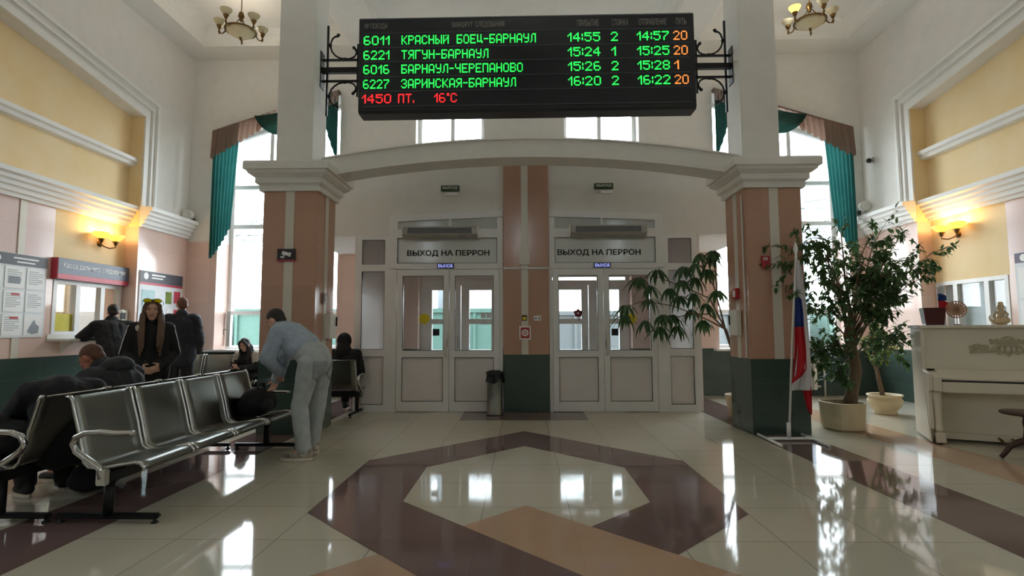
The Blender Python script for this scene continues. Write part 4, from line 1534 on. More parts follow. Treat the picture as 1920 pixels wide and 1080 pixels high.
# cream curtain and a teal reflection sheet behind the left glass
def office_sheet(label, ya, yb, m, z0=1.0, z1=2.5, x=-7.35):
    g = []
    for row in range(4):
        v = row / 3
        g.append([(x + .03 * math.sin(k / 60 * (yb - ya) * 60), ya + (yb - ya) * k / 60, z1 + (z0 - z1) * v) for k in range(61)])
    return tag(MB().sheet(g).build('office_curtain', m, fixn=False), label, 'curtain')
office_sheet('cream curtain hanging behind the middle pane of the ticket window', 8.05, 8.75, 'curtain_cream')
office_sheet('pale blue-green curtain deep in the office behind the ticket window', 7.0, 7.9, 'teal_pale', x=-8.2)  # added sheet, its colour imitates a teal reflection in the pane
for k_, yb_ in enumerate((7.70, 8.10, 8.62)):  # pale sheets added to imitate the bright reflection in the right panes
    tag(MB().box(6.90, 6.905, yb_ - .01, yb_ + (.30, .44, .26)[k_], 1.25, 2.0).build('roller_blind', 'blind'), ['pale roller blind behind the near pane of the right ticket window', 'pale roller blind behind the middle pane of the right ticket window', 'pale roller blind behind the far pane of the right ticket window'][k_], 'blind')
# counter under the left window
ct = thing('ticket_counter', 'narrow white ticket counter shelf under the left ticket window', 'counter', (-6.7, 8.28, 1.1))
MB().bbox(-6.80 + .001, -6.52, 7.55, 8.96, 1.10, 1.135, .008).build('shelf', 'white_metal', ct, True)
b_ = MB()
for y in (7.8, 8.7):
    b_.prism([(-6.799, 1.10), (-6.58, 1.10), (-6.799, .92)], y - .012, y + .012, 'XZ')
b_.build('shelf_brackets', 'white_metal', ct, True)
ap = MB()
ap.box(-6.80 + .0005, -6.785, 7.56, 8.95, 1.135, 1.20)
ap.build('upstand', 'white_metal', ct, True)
tag(MB().bbox(-6.70, -6.60, 7.92, 8.02, 1.136, 1.19, .01).build('card_holder', 'black_matte'), 'small black card holder on the ticket counter left of the man', 'card holder')
r = thing('payment_terminal', 'white payment terminal fixed beside the ticket window, right of the man', 'terminal', (-6.72, 8.9, 1.2))
MB().bbox(-6.79, -6.66, 8.80, 8.95, 1.30, 1.60, .015).build('casing', 'white_metal', r, True)
MB().bbox(-6.67, -6.655, 8.78, 8.80 + .08, 1.44, 1.55, .003).build('screen', 'black_matte', r, True)
tag(MB().box(-6.838, -6.832, 7.68, 8.02, 1.25, 1.50).build('yellow_notice', 'yellow_card'), 'yellow notice in the lower left of the ticket window', 'notice')

# sign over the window
r = thing('ticket_office_sign', 'long slate-blue ticket office sign with white lettering and a red lower band', 'sign', (-6.8, 8.33, 2.0))
MB().bbox(-6.80, -6.70, 7.57, 9.0 - .04, 2.0, 2.31, .004).build('box', 'dark_grey', r, True)
MB().box(-6.70, -6.697, 7.575, 8.955, 2.08, 2.305).build('face', 'blue_grey', r, True)
MB().box(-6.70, -6.697, 7.575, 8.955, 2.004, 2.078).build('red_band', 'sign_red', r, True)
MB().box(-6.80, -6.70, 7.565, 7.57, 2.0, 2.31).build('red_end', 'sign_red', r, True)
mt = Matrix.Translation((-6.697 + 6.8, 7.66 - 8.33, 2.155 - 2.0)) @ frame_mtx((0, 0, 0), (0, 1, 0), (0, 0, 1))
lettering('lettering', 'Касса дальнего следования', 'white', r, mt, 1.22, .10, .003, .008)

# notice board, near
r = thing('notice_board', 'large grey-headed notice board with nine sheets left of the ticket window', 'notice board', (-6.8, 6.85, 1.16))
XB = -6.78
MB().bbox(-6.80, XB, 6.20, 7.49, 1.16, 2.285, .004).build('backing', 'paper', r, True)
MB().box(XB, XB + .004, 6.21, 7.48, 2.13, 2.28).build('header', 'dark_grey', r, True)
hl = MB()
hl.box(XB + .004, XB + .006, 6.97, 7.34, 2.215, 2.235)
hl.box(XB + .004, XB + .006, 7.02, 7.29, 2.165, 2.183)
hl.lathe([(.001, 0), (.045, 0), (.045, .002), (.001, .002)], 20, (XB + .004, 6.75, 2.205), False, Matrix.Rotation(PI / 2, 3, 'Y'))
hl.build('header_print', 'white', r, True)
for row in range(3):
    for c_ in range(4):
        ya = 6.24 + c_ * .312
        za = 1.19 + (2 - row) * .315
        sh = MB().box(XB, XB + .006, ya, ya + .275, za, za + .285).build('sheet', 'white', r, True)
        p = MB()
        for q in range(7):
            p.box(XB + .006, XB + .0068, ya + .03, ya + (.24 if q % 3 else .18), za + .235 - q * .028, za + .243 - q * .028)
        if (row, c_) == (0, 2):
            p.box(XB + .006, XB + .007, ya + .05, ya + .22, za + .06, za + .16)
        if (row, c_) == (2, 3):
            p = MB().prism([(ya + .05 + .18 * u, za + .03 + .18 * v) for u, v in ((0, .1), (.2, .5), (.45, .9), (.6, 1), (.7, .7), (1, .5), (.95, 0), (.4, -.1))], XB + .006, XB + .007, 'YZ')
        p.build('print', 'ink', sh, True)
        if (row, c_) in ((1, 2), (2, 2)):
            MB().box(XB + .006, XB + .0075, ya + .1, ya + .22, za + .22, za + .25).build('red_print', 'red', sh, True)
        # clear pocket edge
# notice board on the far pier
r = thing('notice_board', 'notice board with a dark header and red band on the far left pier', 'notice board', (-6.57, 9.6, 1.05))
XB = -6.555
MB().bbox(-6.57, XB, 9.03, 10.2, 1.02, 2.29, .004).build('backing', 'paper', r, True)
MB().box(XB, XB + .004, 9.04, 10.19, 2.09, 2.285).build('header', 'dark_grey', r, True)
MB().box(XB, XB + .004, 9.04, 10.19, 2.05, 2.088).build('red_band', 'sign_red', r, True)
hl = MB()
hl.box(XB + .004, XB + .006, 9.32, 9.68, 2.215, 2.245)
hl.box(XB + .004, XB + .006, 9.32, 9.62, 2.165, 2.19)
hl.lathe([(.001, 0), (.06, 0), (.06, .002), (.001, .002)], 20, (XB + .004, 9.18, 2.2), False, Matrix.Rotation(PI / 2, 3, 'Y'))
hl.build('header_print', 'white', r, True)
for k, (ya, za, w_, h_, m_) in enumerate(((9.72, 1.74, .16, .22, 'leaf_yel'), (9.95, 1.76, .18, .22, 'sign_red'), (9.5, 1.4, .16, .22, 'ink'), (9.75, 1.35, .2, .3, 'white'), (9.95, 1.4, .18, .24, 'sign_red'), (9.1, 1.3, .32, .66, 'teal_pale'))):
    MB().box(XB, XB + .005, ya, ya + w_, za, za + h_).build('sheet', m_, r, True)

# board at the right edge of the picture
r = thing('notice_board', 'notice board with a dark purple header at the right edge above the piano', 'notice board', (6.8, 7.3, 1.2))
XB = 6.785
MB().bbox(XB, 6.80, 6.3, 7.50, 1.15, 2.28, .004).build('backing', 'paper', r, True)
MB().box(XB - .004, XB, 6.31, 7.49, 2.14, 2.275).build('header', 'plum_face', r, True)
MB().lathe([(.001, 0), (.05, 0), (.05, .002), (.001, .002)], 20, (XB - .004, 7.36, 2.205), False, Matrix.Rotation(-PI / 2, 3, 'Y')).build('header_print', 'white', r, True)
for row in range(2):
    for c_ in range(3):
        ya = 6.42 + c_ * .36
        za = 1.2 + (1 - row) * .46
        MB().box(XB - .006, XB, ya, ya + .31, za, za + .42).build('sheet', 'white', r, True)

# ------------------------------------------------------------------ benches
SEAT_PROF = [(-.290, .815), (-.262, .818), (-.250, .795), (-.225, .70), (-.19, .58), (-.165, .47), (-.145, .395), (-.11, .365), (-.06, .358), (.02, .368), (.12, .385), (.19, .395), (.228, .388), (.248, .368), (.245, .345)]
def make_bench(label, n, pitch, loc, rz, group=None, armless=False):
    """local frame: length along +Y starting at 0, sitters face +X; beam at x=0"""
    r = thing('waiting_bench', label, 'bench', loc, rz, group)
    L = n * pitch
    MB().bbox(-.03, .03, .02, L - .02, .262, .335, .006).build('beam', 'black', r)
    for k in range(n):
        a, b = k * pitch + .022, (k + 1) * pitch - .022
        g = [[(x, a + (b - a) * q / 6, z) for x, z in SEAT_PROF] for q in range(7)]
        so = MB().sheet(g, .004).build('seat', 'steel', r)
        for yy in (a, b):
            e_ = MB()
            e_.tube([(x, yy, z - .002) for x, z in SEAT_PROF], .0125, 8)
            e_.build('edge_rail', 'chrome', so)
        bk = MB()
        bk.box(-.05, .05, (a + b) / 2 - .16, (a + b) / 2 - .13, .335, .358)
        bk.box(-.05, .05, (a + b) / 2 + .13, (a + b) / 2 + .16, .335, .358)
        bk.build('seat_bracket', 'black', so)
    for yy in (.06, L - .06):
        l = MB()
        l.tube([(0, yy, .04), (0, yy, .27)], .032, 12)
        l.bbox(-.34, .34, yy - .028, yy + .028, .028, .062, .012)
        lo = l.build('leg', 'black', r)
        for x in (-.31, .31):
            MB().lathe([(.001, 0), (.022, 0), (.022, .008), (.01, .016), (.01, .03), (.001, .03)], 12, (x, yy, 0)).build('foot_pad', 'black_matte', lo)
    for yy, d in ((-.012, -1), (L + .012, 1)):
        if armless and d < 0:
            pass
        a_ = MB()
        pts = [(.0, yy, .30), (-.02, yy, .37), (-.10, yy, .42), (-.175, yy, .47), (-.20, yy, .52), (-.18, yy, .565), (-.12, yy, .59), (-.02, yy, .595), (.08, yy, .585), (.17, yy, .587), (.205, yy, .59)]
        a_.tube(pts, [.02, .02, .021, .021, .021, .021, .02, .019, .018, .017, .012], 10)
        a_.bbox(-.035, .035, yy - .012, yy + .03 if d < 0 else yy + .012, .255, .36, .008)
        a_.build('armrest', 'chrome', r)
    return r
make_bench('steel four-seat bench in front, nearest the viewer, facing the hall', 4, .575, (-2.73, 3.50, 0), 0)
make_bench('steel bench back to back with the front bench, dark-clad people on it', 4, .575, (-3.45, 5.80, 0), PI)
make_bench('steel bench under the left tall window, facing the hall', 5, .575, (-6.35, 9.45, 0), -PI / 2)
make_bench('steel bench beyond the left column, seen from behind', 2, .575, (-2.42, 8.05, 0), PI / 2)

# bag on the last seat
r = thing('holdall_bag', 'black holdall bag standing on the last seat of the front bench', 'bag', (-2.74, 5.53, .37))
b_ = MB()
b_.ell((0, 0, .15), (.155, .20, .15), n=12)
b_.ell((0, -.08, .13), (.15, .13, .125), n=12)
b_.ell((0, .10, .14), (.15, .13, .13), n=12)
b_.build('bag_body', 'cloth_black', r)
b_ = MB()
b_.tube([(.03, -.10, .24), (.04, -.06, .33), (.04, .04, .34), (.03, .10, .25)], .012, 8)
b_.build('handle', 'black_matte', r)
b_ = MB()
b_.ell((.10, -.05, .12), (.075, .12, .08), n=10)
b_.build('side_pocket', 'cloth_char', r)
r = thing('backpack', 'black backpack lying on the floor under the back-to-back bench', 'bag', (-3.40, 4.32, 0))
b_ = MB()
b_.ell((0, 0, .115), (.15, .24, .115), n=12)
b_.ell((0, -.05, .10), (.14, .20, .098), n=12)
b_.build('bag_body', 'cloth_black', r)
b_ = MB()
b_.tube([(.14, -.15, .1), (.17, -.05, .14), (.17, .06, .12), (.14, .15, .09)], .012, 8)
b_.build('strap', 'cloth_char', r)

# ------------------------------------------------------------------ radiators under the tall windows
for x0, lab in ((4.1, 'white ribbed radiator under the right tall window behind the ficus'), (-5.4, 'white ribbed radiator under the left tall window behind the benches')):
    r = thing('radiator', lab, 'radiator', (x0 + .7, 10.2, .1))
    for k in range(16):
        b_ = MB()
        b_.bbox(x0 + k * .085, x0 + k * .085 + .07, 10.14, 10.24, .12, .70, .012)
        b_.build('rib', 'white_metal', r, True)
    p = MB()
    for z in (.18, .64):
        p.tube([(x0 - .06, 10.19, z), (x0 + 1.42, 10.19, z)], .02, 8)
    p.tube([(x0 + 1.42, 10.19, .64), (x0 + 1.5, 10.19, .62), (x0 + 1.5, 10.19, .0)], .018, 8)
    p.box(x0 + .2, x0 + .23, 10.19, 10.299, .5, .53)
    p.box(x0 + 1.1, x0 + 1.13, 10.19, 10.299, .5, .53)
    p.build('pipe', 'white_metal', r, True)

# ------------------------------------------------------------------ flag on its stand
r = thing('flag_stand', 'white-blue-red flag on a white pole and H-shaped floor stand before the right column', 'flag', (2.97, 6.2, 0))
b_ = MB()
for xa, xb in ((2.735, 2.715), (3.245, 3.215)):
    b_.tube([(xa, 6.46, .018), (xb, 5.84, .018)], .016, 8)
b_.tube([(2.72, 6.18, .022), (3.23, 6.18, .022)], .018, 8)
b_.tube([(2.96, 6.18, .03), (2.963, 6.18, .20)], .022, 10)
b_.build('base', 'white', r, True)
MB().tube([(2.96, 6.18, .03), (3.05, 6.18, 1.2), (3.125, 6.18, 2.05)], .0125, 10).build('pole', 'white', r, True)
MB().lathe([(.001, 0), (.014, .0), (.016, .03), (.012, .06), (.018, .085), (.026, .12), (.018, .165), (.001, .21)], 12, (3.125, 6.18, 2.04)).build('pole_tip', 'white', r, True)
def flag_part(name, m, rows, yoff, ph):
    """rows: (z, x_left, x_right) from top to bottom, hanging in soft folds"""
    g = []
    for z, xa, xb in rows:
        line = []
        for k in range(15):
            t_ = k / 14
            line.append((xa + (xb - xa) * t_, 6.18 + yoff - .022 * math.sin(t_ * 3.2 * PI + ph + z * 1.5) * min(1, (xb - xa) / .12), z))
        g.append(line)
    # refine vertically
    gg = []
    for a, b in zip(g, g[1:]):
        for q in range(4):
            gg.append([tuple(p + (s_ - p) * q / 4 for p, s_ in zip(u, v)) for u, v in zip(a, b)])
    gg.append(g[-1])
    MB().sheet(gg, .003).build(name, m, r, True, fixn=True)
flag_part('white_stripe', 'flag_white', [(2.03, 3.105, 3.15), (1.9, 3.098, 3.17), (1.7, 3.085, 3.195), (1.4, 3.08, 3.215), (1.0, 3.07, 3.235), (.70, 3.02, 3.24), (.56, 2.985, 3.235)], -.025, 0)
flag_part('blue_stripe', 'flag_blue', [(1.62, 3.075, 3.095), (1.58, 3.068, 3.135), (1.45, 3.06, 3.145), (1.27, 3.045, 3.15)], -.055, 1)
flag_part('red_stripe', 'flag_red', [(1.27, 3.045, 3.15), (1.0, 3.03, 3.165), (.80, 3.005, 3.165), (.72, 2.995, 3.11), (.64, 2.985, 2.995)], -.055, 1)
flag_part('red_stripe', 'flag_red', [(.60, 3.12, 3.225), (.48, 3.14, 3.225), (.36, 3.165, 3.225), (.29, 3.205, 3.222)], -.012, 2)
# ------------------------------------------------------------------ upright piano (local: x along the keyboard, y towards the back)
PA = -math.radians(24.8)
pn = thing('piano', 'white upright piano with a carved station relief at the right edge', 'piano', (4.41, 6.0, 0), PA)
W, H = 1.48, 1.285
side = [(.0, .02), (.10, .02), (.10, .12), (.055, .16), (.055, .55), (.0, .58), (.0, .76), (.22, .78), (.25, .80), (.25, H - .035), (.74, H - .035), (.74, .02)]
for x0, x1 in ((0, .035), (W - .035, W)):
    MB().prism([(y, z) for y, z in side], x0, x1, 'YZ').build('side_panel', 'piano', pn, bevel=.004)
MB().bbox(-.025, W + .025, .225, .76, H - .035, H, .008).build('top_lid', 'piano', pn)
MB().bbox(.035, W - .035, .28, .30, .80, H - .035, .004).build('upper_panel', 'piano', pn)
MB().bbox(.035, W - .035, .255, .285, .795, .83, .006).build('fallboard_ledge', 'piano', pn)
MB().prism([(.03, .69), (.03, .715), (.26, .80), (.26, .69)], .11, W - .11, 'YZ').build('fallboard', 'piano', pn, bevel=.004)
MB().box(.12, W - .12, .022, .03, .672, .69).build('key_gap', 'key_black', pn)  # dark strip painted as the shade in the gap below the fallboard
MB().bbox(.11, W - .11, .0, .26, .56, .672, .008).build('key_slip', 'piano', pn)
for x0, x1 in ((.035, .11), (W - .11, W - .035)):
    MB().prism([(-.02, .57), (-.02, .72), (.05, .765), (.26, .775), (.26, .57)], x0, x1, 'YZ').build('cheek', 'piano', pn, bevel=.006)
MB().bbox(.035, W - .035, .28, .30, .10, .565, .004).build('lower_panel', 'piano', pn)
MB().bbox(.035, W - .035, .25, .30, .03, .10, .004).build('plinth', 'piano', pn)
MB().bbox(.035, W - .035, .70, .735, .03, H - .04, .004).build('back_board', 'piano', pn)
for x0 in (.035, W - .125):
    lg = MB()
    lg.bbox(x0, x0 + .09, .0, .28, .02, .13, .008)
    lg.lathe([(.034, .13), (.040, .16), (.030, .2), (.034, .36), (.042, .5), (.05, .57)], 14, (x0 + .045, .07, 0))
    lo = lg.build('leg', 'piano', pn)
    c_ = MB()
    c_.tube([(x0 + .03, .04, .018), (x0 + .06, .04, .018)], .0175, 12)
    c_.build('castor', 'brass', lo)
for x in (W / 2 - .11, W / 2, W / 2 + .11):
    p_ = MB()
    p_.tube([(x, .27, .07), (x, .20, .065), (x, .15, .05)], [.012, .012, .016], 8)
    p_.ell((x, .14, .048), (.022, .035, .01), n=8)
    p_.build('pedal', 'brass', pn)
# carved relief: a long low building with a domed middle and an arched window
rl = MB()
y0, y1 = .262, .281
def rb(x0, x1, z0, z1, d=0.0):
    rl.box(x0, x1, y0 + .006 - d, y1, z0, z1)
RX0 = .44
rb(RX0, RX0 + .66, .985, 1.0, .006)
rb(RX0, RX0 + .16, 1.0, 1.045)
rl.prism([(RX0 - .01, 1.045), (RX0 + .17, 1.045), (RX0 + .15, 1.065), (RX0 + .10, 1.068), (RX0 + .07, 1.082), (RX0 + .03, 1.065)], y0, y1)
rb(RX0 + .5, RX0 + .66, 1.0, 1.045)
rl.prism([(RX0 + .49, 1.045), (RX0 + .67, 1.045), (RX0 + .63, 1.065), (RX0 + .59, 1.082), (RX0 + .56, 1.068), (RX0 + .51, 1.065)], y0, y1)
rb(RX0 + .18, RX0 + .48, 1.075, 1.115)
rb(RX0 + .17, RX0 + .49, 1.11, 1.122, .008)
n = 16
for k in range(n):
    a0, a1 = PI * k / n, PI * (k + 1) / n
    cx = RX0 + .33
    rl.prism([(cx + .15 * math.cos(a0), 1.0 + .085 * math.sin(a0)), (cx + .12 * math.cos(a0), 1.0 + .062 * math.sin(a0)), (cx + .12 * math.cos(a1), 1.0 + .062 * math.sin(a1)), (cx + .15 * math.cos(a1), 1.0 + .085 * math.sin(a1))], y0 - .004, y1)
    rl.prism([(cx + .055 * math.cos(a0), 1.122 + .04 * math.sin(a0)), (cx + .035 * math.cos(a0), 1.122 + .02 * math.sin(a0)), (cx + .035 * math.cos(a1), 1.122 + .02 * math.sin(a1)), (cx + .055 * math.cos(a1), 1.122 + .04 * math.sin(a1))], y0, y1)
for q in (-.07, -.025, .025, .07):
    rb(cx + q - .008, cx + q + .008, 1.0, 1.055)
for q in (.19, .24, .42, .47):
    rb(RX0 + q - .006, RX0 + q + .006, 1.12, 1.135)
rl.prism([(cx - .035, .985), (cx + .035, .985), (cx, .94)], y0 + .004, y1)
rl.prism([(cx - .10, .985), (cx - .05, .985), (cx - .075, .962)], y0 + .006, y1)
rl.prism([(cx + .05, .985), (cx + .10, .985), (cx + .075, .962)], y0 + .006, y1)
rl.build('carved_relief', 'piano_relief', pn)

PM = Matrix.Translation((4.41, 6.0, 0)) @ Matrix.Rotation(PA, 4, 'Z')
def on_piano(x, y):
    p = PM @ Vector((x, y, 0))
    return (p.x, p.y, H)
# pot, table flag, disc and figurine on the lid
r = thing('flower_pot', 'dark red square flower pot on the left end of the piano', 'flower pot', on_piano(.16, .42), PA)
b_ = MB()
vs_ = []
for z, h_ in ((0, .085), (.20, .105), (.20, .090), (.16, .088)):
    vs_ += [(-h_, -h_, z), (h_, -h_, z), (h_, h_, z), (-h_, h_, z)]
fs_ = [(3, 2, 1, 0), (12, 13, 14, 15)]
for k in range(3):
    for q in range(4):
        a, b = k * 4 + q, k * 4 + (q + 1) % 4
        fs_.append((a, b, b + 4, a + 4))
b_.add(vs_, fs_)
b_.build('pot', 'pot_red', r)
MB().box(-.086, .086, -.086, .086, .155, .17).build('soil', 'soil', r)
r = thing('table_flag', 'small white-blue-red table flag standing behind the dark red pot', 'flag', on_piano(.26, .62), PA)
MB().lathe([(.001, 0), (.035, 0), (.03, .012), (.006, .018), (.001, .018)], 14).build('base', 'white', r)
MB().tube([(0, 0, .015), (.0, 0, .46)], .004, 6).build('stick', 'white', r)
for nm, m_, z0, z1, xe in (('white_stripe', 'flag_white', .37, .45, .045), ('blue_stripe', 'flag_blue', .29, .37, .08), ('red_stripe', 'flag_red', .17, .29, .10)):
    g = [[(.004 + (xe - (.035 if q == 0 else 0)) * k / 8, -.012 * math.sin(k / 8 * 5 + q), z1 + (z0 - z1) * q / 4) for k in range(9)] for q in range(5)]
    MB().sheet(g, .002).build(nm, m_, r, fixn=True)
r = thing('openwork_disc', 'round openwork disc on a thin stand on the piano', 'ornament', on_piano(.40, .50), PA)
MB().lathe([(.001, 0), (.04, 0), (.035, .01), (.001, .012)], 16).build('base', 'wood_dark', r)
MB().tube([(0, 0, .01), (0, 0, .09)], .004, 6).build('stand', 'wood_dark', r)
d_ = MB()
for r0, r1 in ((.088, .10), (.058, .07), (.028, .04)):
    for k in range(28):
        a0, a1 = 2 * PI * k / 28, 2 * PI * (k + 1) / 28
        d_.prism([(r0 * math.cos(a0), .18 + r0 * math.sin(a0)), (r1 * math.cos(a0), .18 + r1 * math.sin(a0)), (r1 * math.cos(a1), .18 + r1 * math.sin(a1)), (r0 * math.cos(a1), .18 + r0 * math.sin(a1))], -.006, .006)
for k in range(20):
    a = 2 * PI * k / 20
    m2 = Matrix.Translation((0, 0, .18)) @ Matrix.Rotation(a, 4, 'Y')
    d_.box(.0, .095, -.005, .005, -.007, .007, m2)
d_.build('disc', 'disc', r)
r = thing('figurine', 'glazed seated figurine with a bun on the piano lid', 'figurine', on_piano(.78, .47), PA)
f_ = MB()
f_.ell((0, 0, .041), (.075, .05, .04), n=12)
f_.ell((.03, -.02, .052), (.05, .035, .04), n=12)
f_.tube([(-.005, 0, .05), (0, 0, .10), (.005, 0, .145), (.005, 0, .175)], [.04, .032, .038, .018], 14)
f_.ell((.005, -.002, .205), (.032, .034, .04), n=12)
f_.ell((.01, .012, .24), (.026, .026, .022), n=10)
f_.tube([(-.03, -.005, .15), (-.06, -.01, .11), (-.055, -.02, .06)], [.014, .011, .009], 8)
f_.tube([(.035, -.005, .15), (.06, -.02, .115), (.04, -.04, .08)], [.014, .011, .009], 8)
f_.tube([(-.05, -.01, .03), (-.09, -.02, .05), (-.10, -.01, .085), (-.085, 0, .11)], [.022, .014, .009, .005], 8)
f_.build('body', 'figurine', r)

# ------------------------------------------------------------------ stool
r = thing('piano_stool', 'round dark wooden stool at the right edge in front of the piano', 'stool', (4.74, 5.25, 0))
MB().lathe([(.001, .425), (.14, .425), (.185, .435), (.195, .45), (.185, .462), (.13, .468), (.001, .468)], 28).build('seat', 'wood_dark', r)
MB().lathe([(.02, .14), (.035, .18), (.03, .24), (.022, .30), (.03, .36), (.022, .40), (.06, .425)], 14).build('screw_post', 'wood_dark', r)
for k in range(3):
    a = 2 * PI * k / 3 + .5
    MB().tube([(.0, 0, .2), (.06 * math.cos(a), .06 * math.sin(a), .17), (.13 * math.cos(a), .13 * math.sin(a), .12), (.17 * math.cos(a), .17 * math.sin(a), .05), (.20 * math.cos(a), .20 * math.sin(a), .012)], [.03, .03, .026, .022, .02], 8).build('leg', 'wood_dark', r)

# ------------------------------------------------------------------ plants
def leaf_into(mb, p, d, up, L, Wd, droop=.25):
    d = Vector(d).normalized()
    sd = d.cross(up)
    if sd.length < 1e-3:
        sd = d.cross(Vector((1, 0, 0)))
    sd.normalize()
    nrm = sd.cross(d).normalized()
    p = Vector(p)
    prof = ((0, .04), (.22, .42), (.5, .5), (.8, .24), (1, 0.02))
    vs, n = [], len(prof)
    for t_, w_ in prof:
        c = p + d * (L * t_) - nrm * (droop * L * t_ * t_)
        vs += [c - sd * (w_ * Wd) + nrm * (.12 * Wd), c, c + sd * (w_ * Wd) + nrm * (.12 * Wd)]
    fs = []
    for k in range(n - 1):
        a = k * 3
        fs += [(a, a + 1, a + 4, a + 3), (a + 1, a + 2, a + 5, a + 4)]
    mb.add(vs, fs, True)
def rnd(a, b):
    return random.uniform(a, b)
def rdir():
    while True:
        v = Vector((rnd(-1, 1), rnd(-1, 1), rnd(-1, 1)))
        if .05 < v.length < 1:
            return v.normalized()
def tree(root, trunk, branches, leaf_m, n_leaf, L, name='foliage', spread=.2, droop=.3):
    """branches: list of polylines; leaves cluster along the outer half of each and of its twigs"""
    tw = MB()
    fol = MB()
    tr = MB()
    tr.tube(trunk[0], trunk[1], 10)
    tr.build('trunk', 'bark', root, True)
    per = n_leaf // len(branches)
    for pts, r0 in branches:
        pts = [Vector(p) for p in pts]
        n = len(pts)
        tw.tube(pts, [r0 * (1 - .75 * k / (n - 1)) for k in range(n)], 6)
        # twigs
        ends = []
        for k in range(max(4, per // 14)):
            t_ = rnd(.35, 1.0) * (n - 1)
            i_ = min(int(t_), n - 2)
            b0 = pts[i_].lerp(pts[i_ + 1], t_ - i_)
            dd = (pts[i_ + 1] - pts[i_]).normalized() * .6 + rdir() * .9
            dd.z *= .75
            e_ = b0 + dd.normalized() * rnd(.4, 1.0) * spread
            ends.append((b0, e_))
            tw.tube([b0, b0.lerp(e_, .5) + Vector((0, 0, .015)), e_], [r0 * .22, r0 * .17, r0 * .10], 5)
        for k in range(per):
            b0, e_ = random.choice(ends)
            p = b0.lerp(e_, rnd(.25, 1.08)) + rdir() * .02
            d = (e_ - b0).normalized() * .5 + rdir() * .9 + Vector((0, 0, -.35))
            leaf_into(fol, p, d, Vector((rnd(-.3, .3), rnd(-.3, .3), 1)), L * rnd(.7, 1.25), L * rnd(.42, .58), droop)
    tw.build('branches', 'bark', root, True)
    fol.build(name, leaf_m, root, True, fixn=False)

# big ficus
fx, fy = 3.97, 6.88
r = thing('ficus_tree', 'big bushy ficus tree in the square stone planter', 'potted plant', (fx, fy, 0))
pl_ = MB()
oct_ = []
for k in range(24):
    a = 2 * PI * k / 24
    c, s = math.cos(a), math.sin(a)
    oct_.append((abs(c) ** .55 * (1 if c > 0 else -1), abs(s) ** .55 * (1 if s > 0 else -1)))
vs_, fs_ = [], []
PR = ((.165, .195, 0), (.19, .22, .02), (.205, .235, .30), (.212, .24, .335), (.195, .22, .34), (.19, .215, .29))
rot_ = Matrix.Rotation(.12, 3, 'Z')
for rx_, ry_, z in PR:
    for u, v in oct_:
        vs_.append(rot_ @ Vector((u * rx_, v * ry_, z)))
for k in range(len(PR) - 1):
    for q in range(24):
        a, b = k * 24 + q, k * 24 + (q + 1) % 24
        fs_.append((a, b, b + 24, a + 24))
fs_.append(tuple(range(23, -1, -1)))
pl_.add(vs_, fs_)
pl_.build('planter', 'concrete', r)
so_ = MB()
so_.add([rot_ @ Vector((u * .192, v * .217, .295)) for u, v in oct_], [tuple(range(24))])
so_.build('soil', 'soil', r)
trunk = ([(fx + .08, fy - .02, .28), (fx + .12, fy - .02, .45), (fx + .18, fy - .03, .72), (fx + .17, fy, .95), (fx + .12, fy, 1.15), (fx + .16, fy, 1.4)], [.085, .072, .066, .062, .055, .04])
def X3(px, py, Y):
    """a point of the plant given where it stands: lateral, height at depth Y"""
    return (-.0255 + (px - 985) / 1007.2 * Y, Y, 1.246 + (618 - py) / 1007.2 * Y)
br = []
top0 = Vector((fx + .14, fy, 1.05))
for tgt, r0 in (((4.05, 6.85, 2.45), .03), ((3.75, 6.8, 2.28), .026), ((4.45, 6.95, 2.40), .026), ((4.80, 7.05, 2.25), .022), ((5.05, 6.95, 2.20), .018), ((3.62, 6.75, 1.95), .02), ((4.5, 6.7, 1.95), .022), ((4.9, 7.0, 1.75), .018), ((4.15, 6.6, 2.05), .022), ((3.6, 6.9, 1.55), .016), ((4.6, 6.8, 1.45), .018), ((4.3, 7.2, 2.1), .022), ((3.85, 6.7, 1.75), .018), ((4.3, 6.65, 1.6), .018), ((4.65, 6.9, 2.1), .018), ((5.32, 7.0, 2.25), .017), ((5.2, 6.9, 1.95), .016), ((4.85, 6.95, 2.42), .018), ((4.55, 6.85, 2.5), .018)):
    t_ = Vector(tgt)
    r0 *= .72
    mid = top0.lerp(t_, .5) + Vector((0, 0, .10))
    br.append(([top0 + Vector((rnd(-.03, .03), 0, rnd(-.1, .15))), top0.lerp(mid, .5) + Vector((rnd(-.05, .05), rnd(-.05, .05), 0)), mid, mid.lerp(t_, .5) + Vector((rnd(-.05, .05), 0, .03)), t_], r0))
low0 = Vector((fx + .17, fy, .9))
for tgt, r0 in (((3.68, 6.75, 1.02), .014), ((3.55, 6.8, .72), .013), ((3.75, 6.6, .55), .012), ((3.55, 6.65, .95), .012), ((4.55, 6.8, 1.1), .014), ((4.75, 6.95, .95), .012)):
    t_ = Vector(tgt)
    mid = low0.lerp(t_, .5) + Vector((0, 0, .12))
    br.append(([low0, low0.lerp(mid, .5), mid, t_], r0))
# a limb reaching forward past the front of the column
for tgt in ((3.02, 6.30, 1.93), (2.92, 6.27, 2.06), (3.2, 6.32, 1.62)):
    t_ = Vector(tgt)
    mid = Vector((3.55, 6.38, t_.z + .25))
    br.append(([top0, Vector((3.85, 6.6, 1.75)), mid, mid.lerp(t_, .55) + Vector((0, 0, .06)), t_], .012))
random.seed(11)
tree(r, trunk, br, 'leaf', 5000, .078, spread=.36)

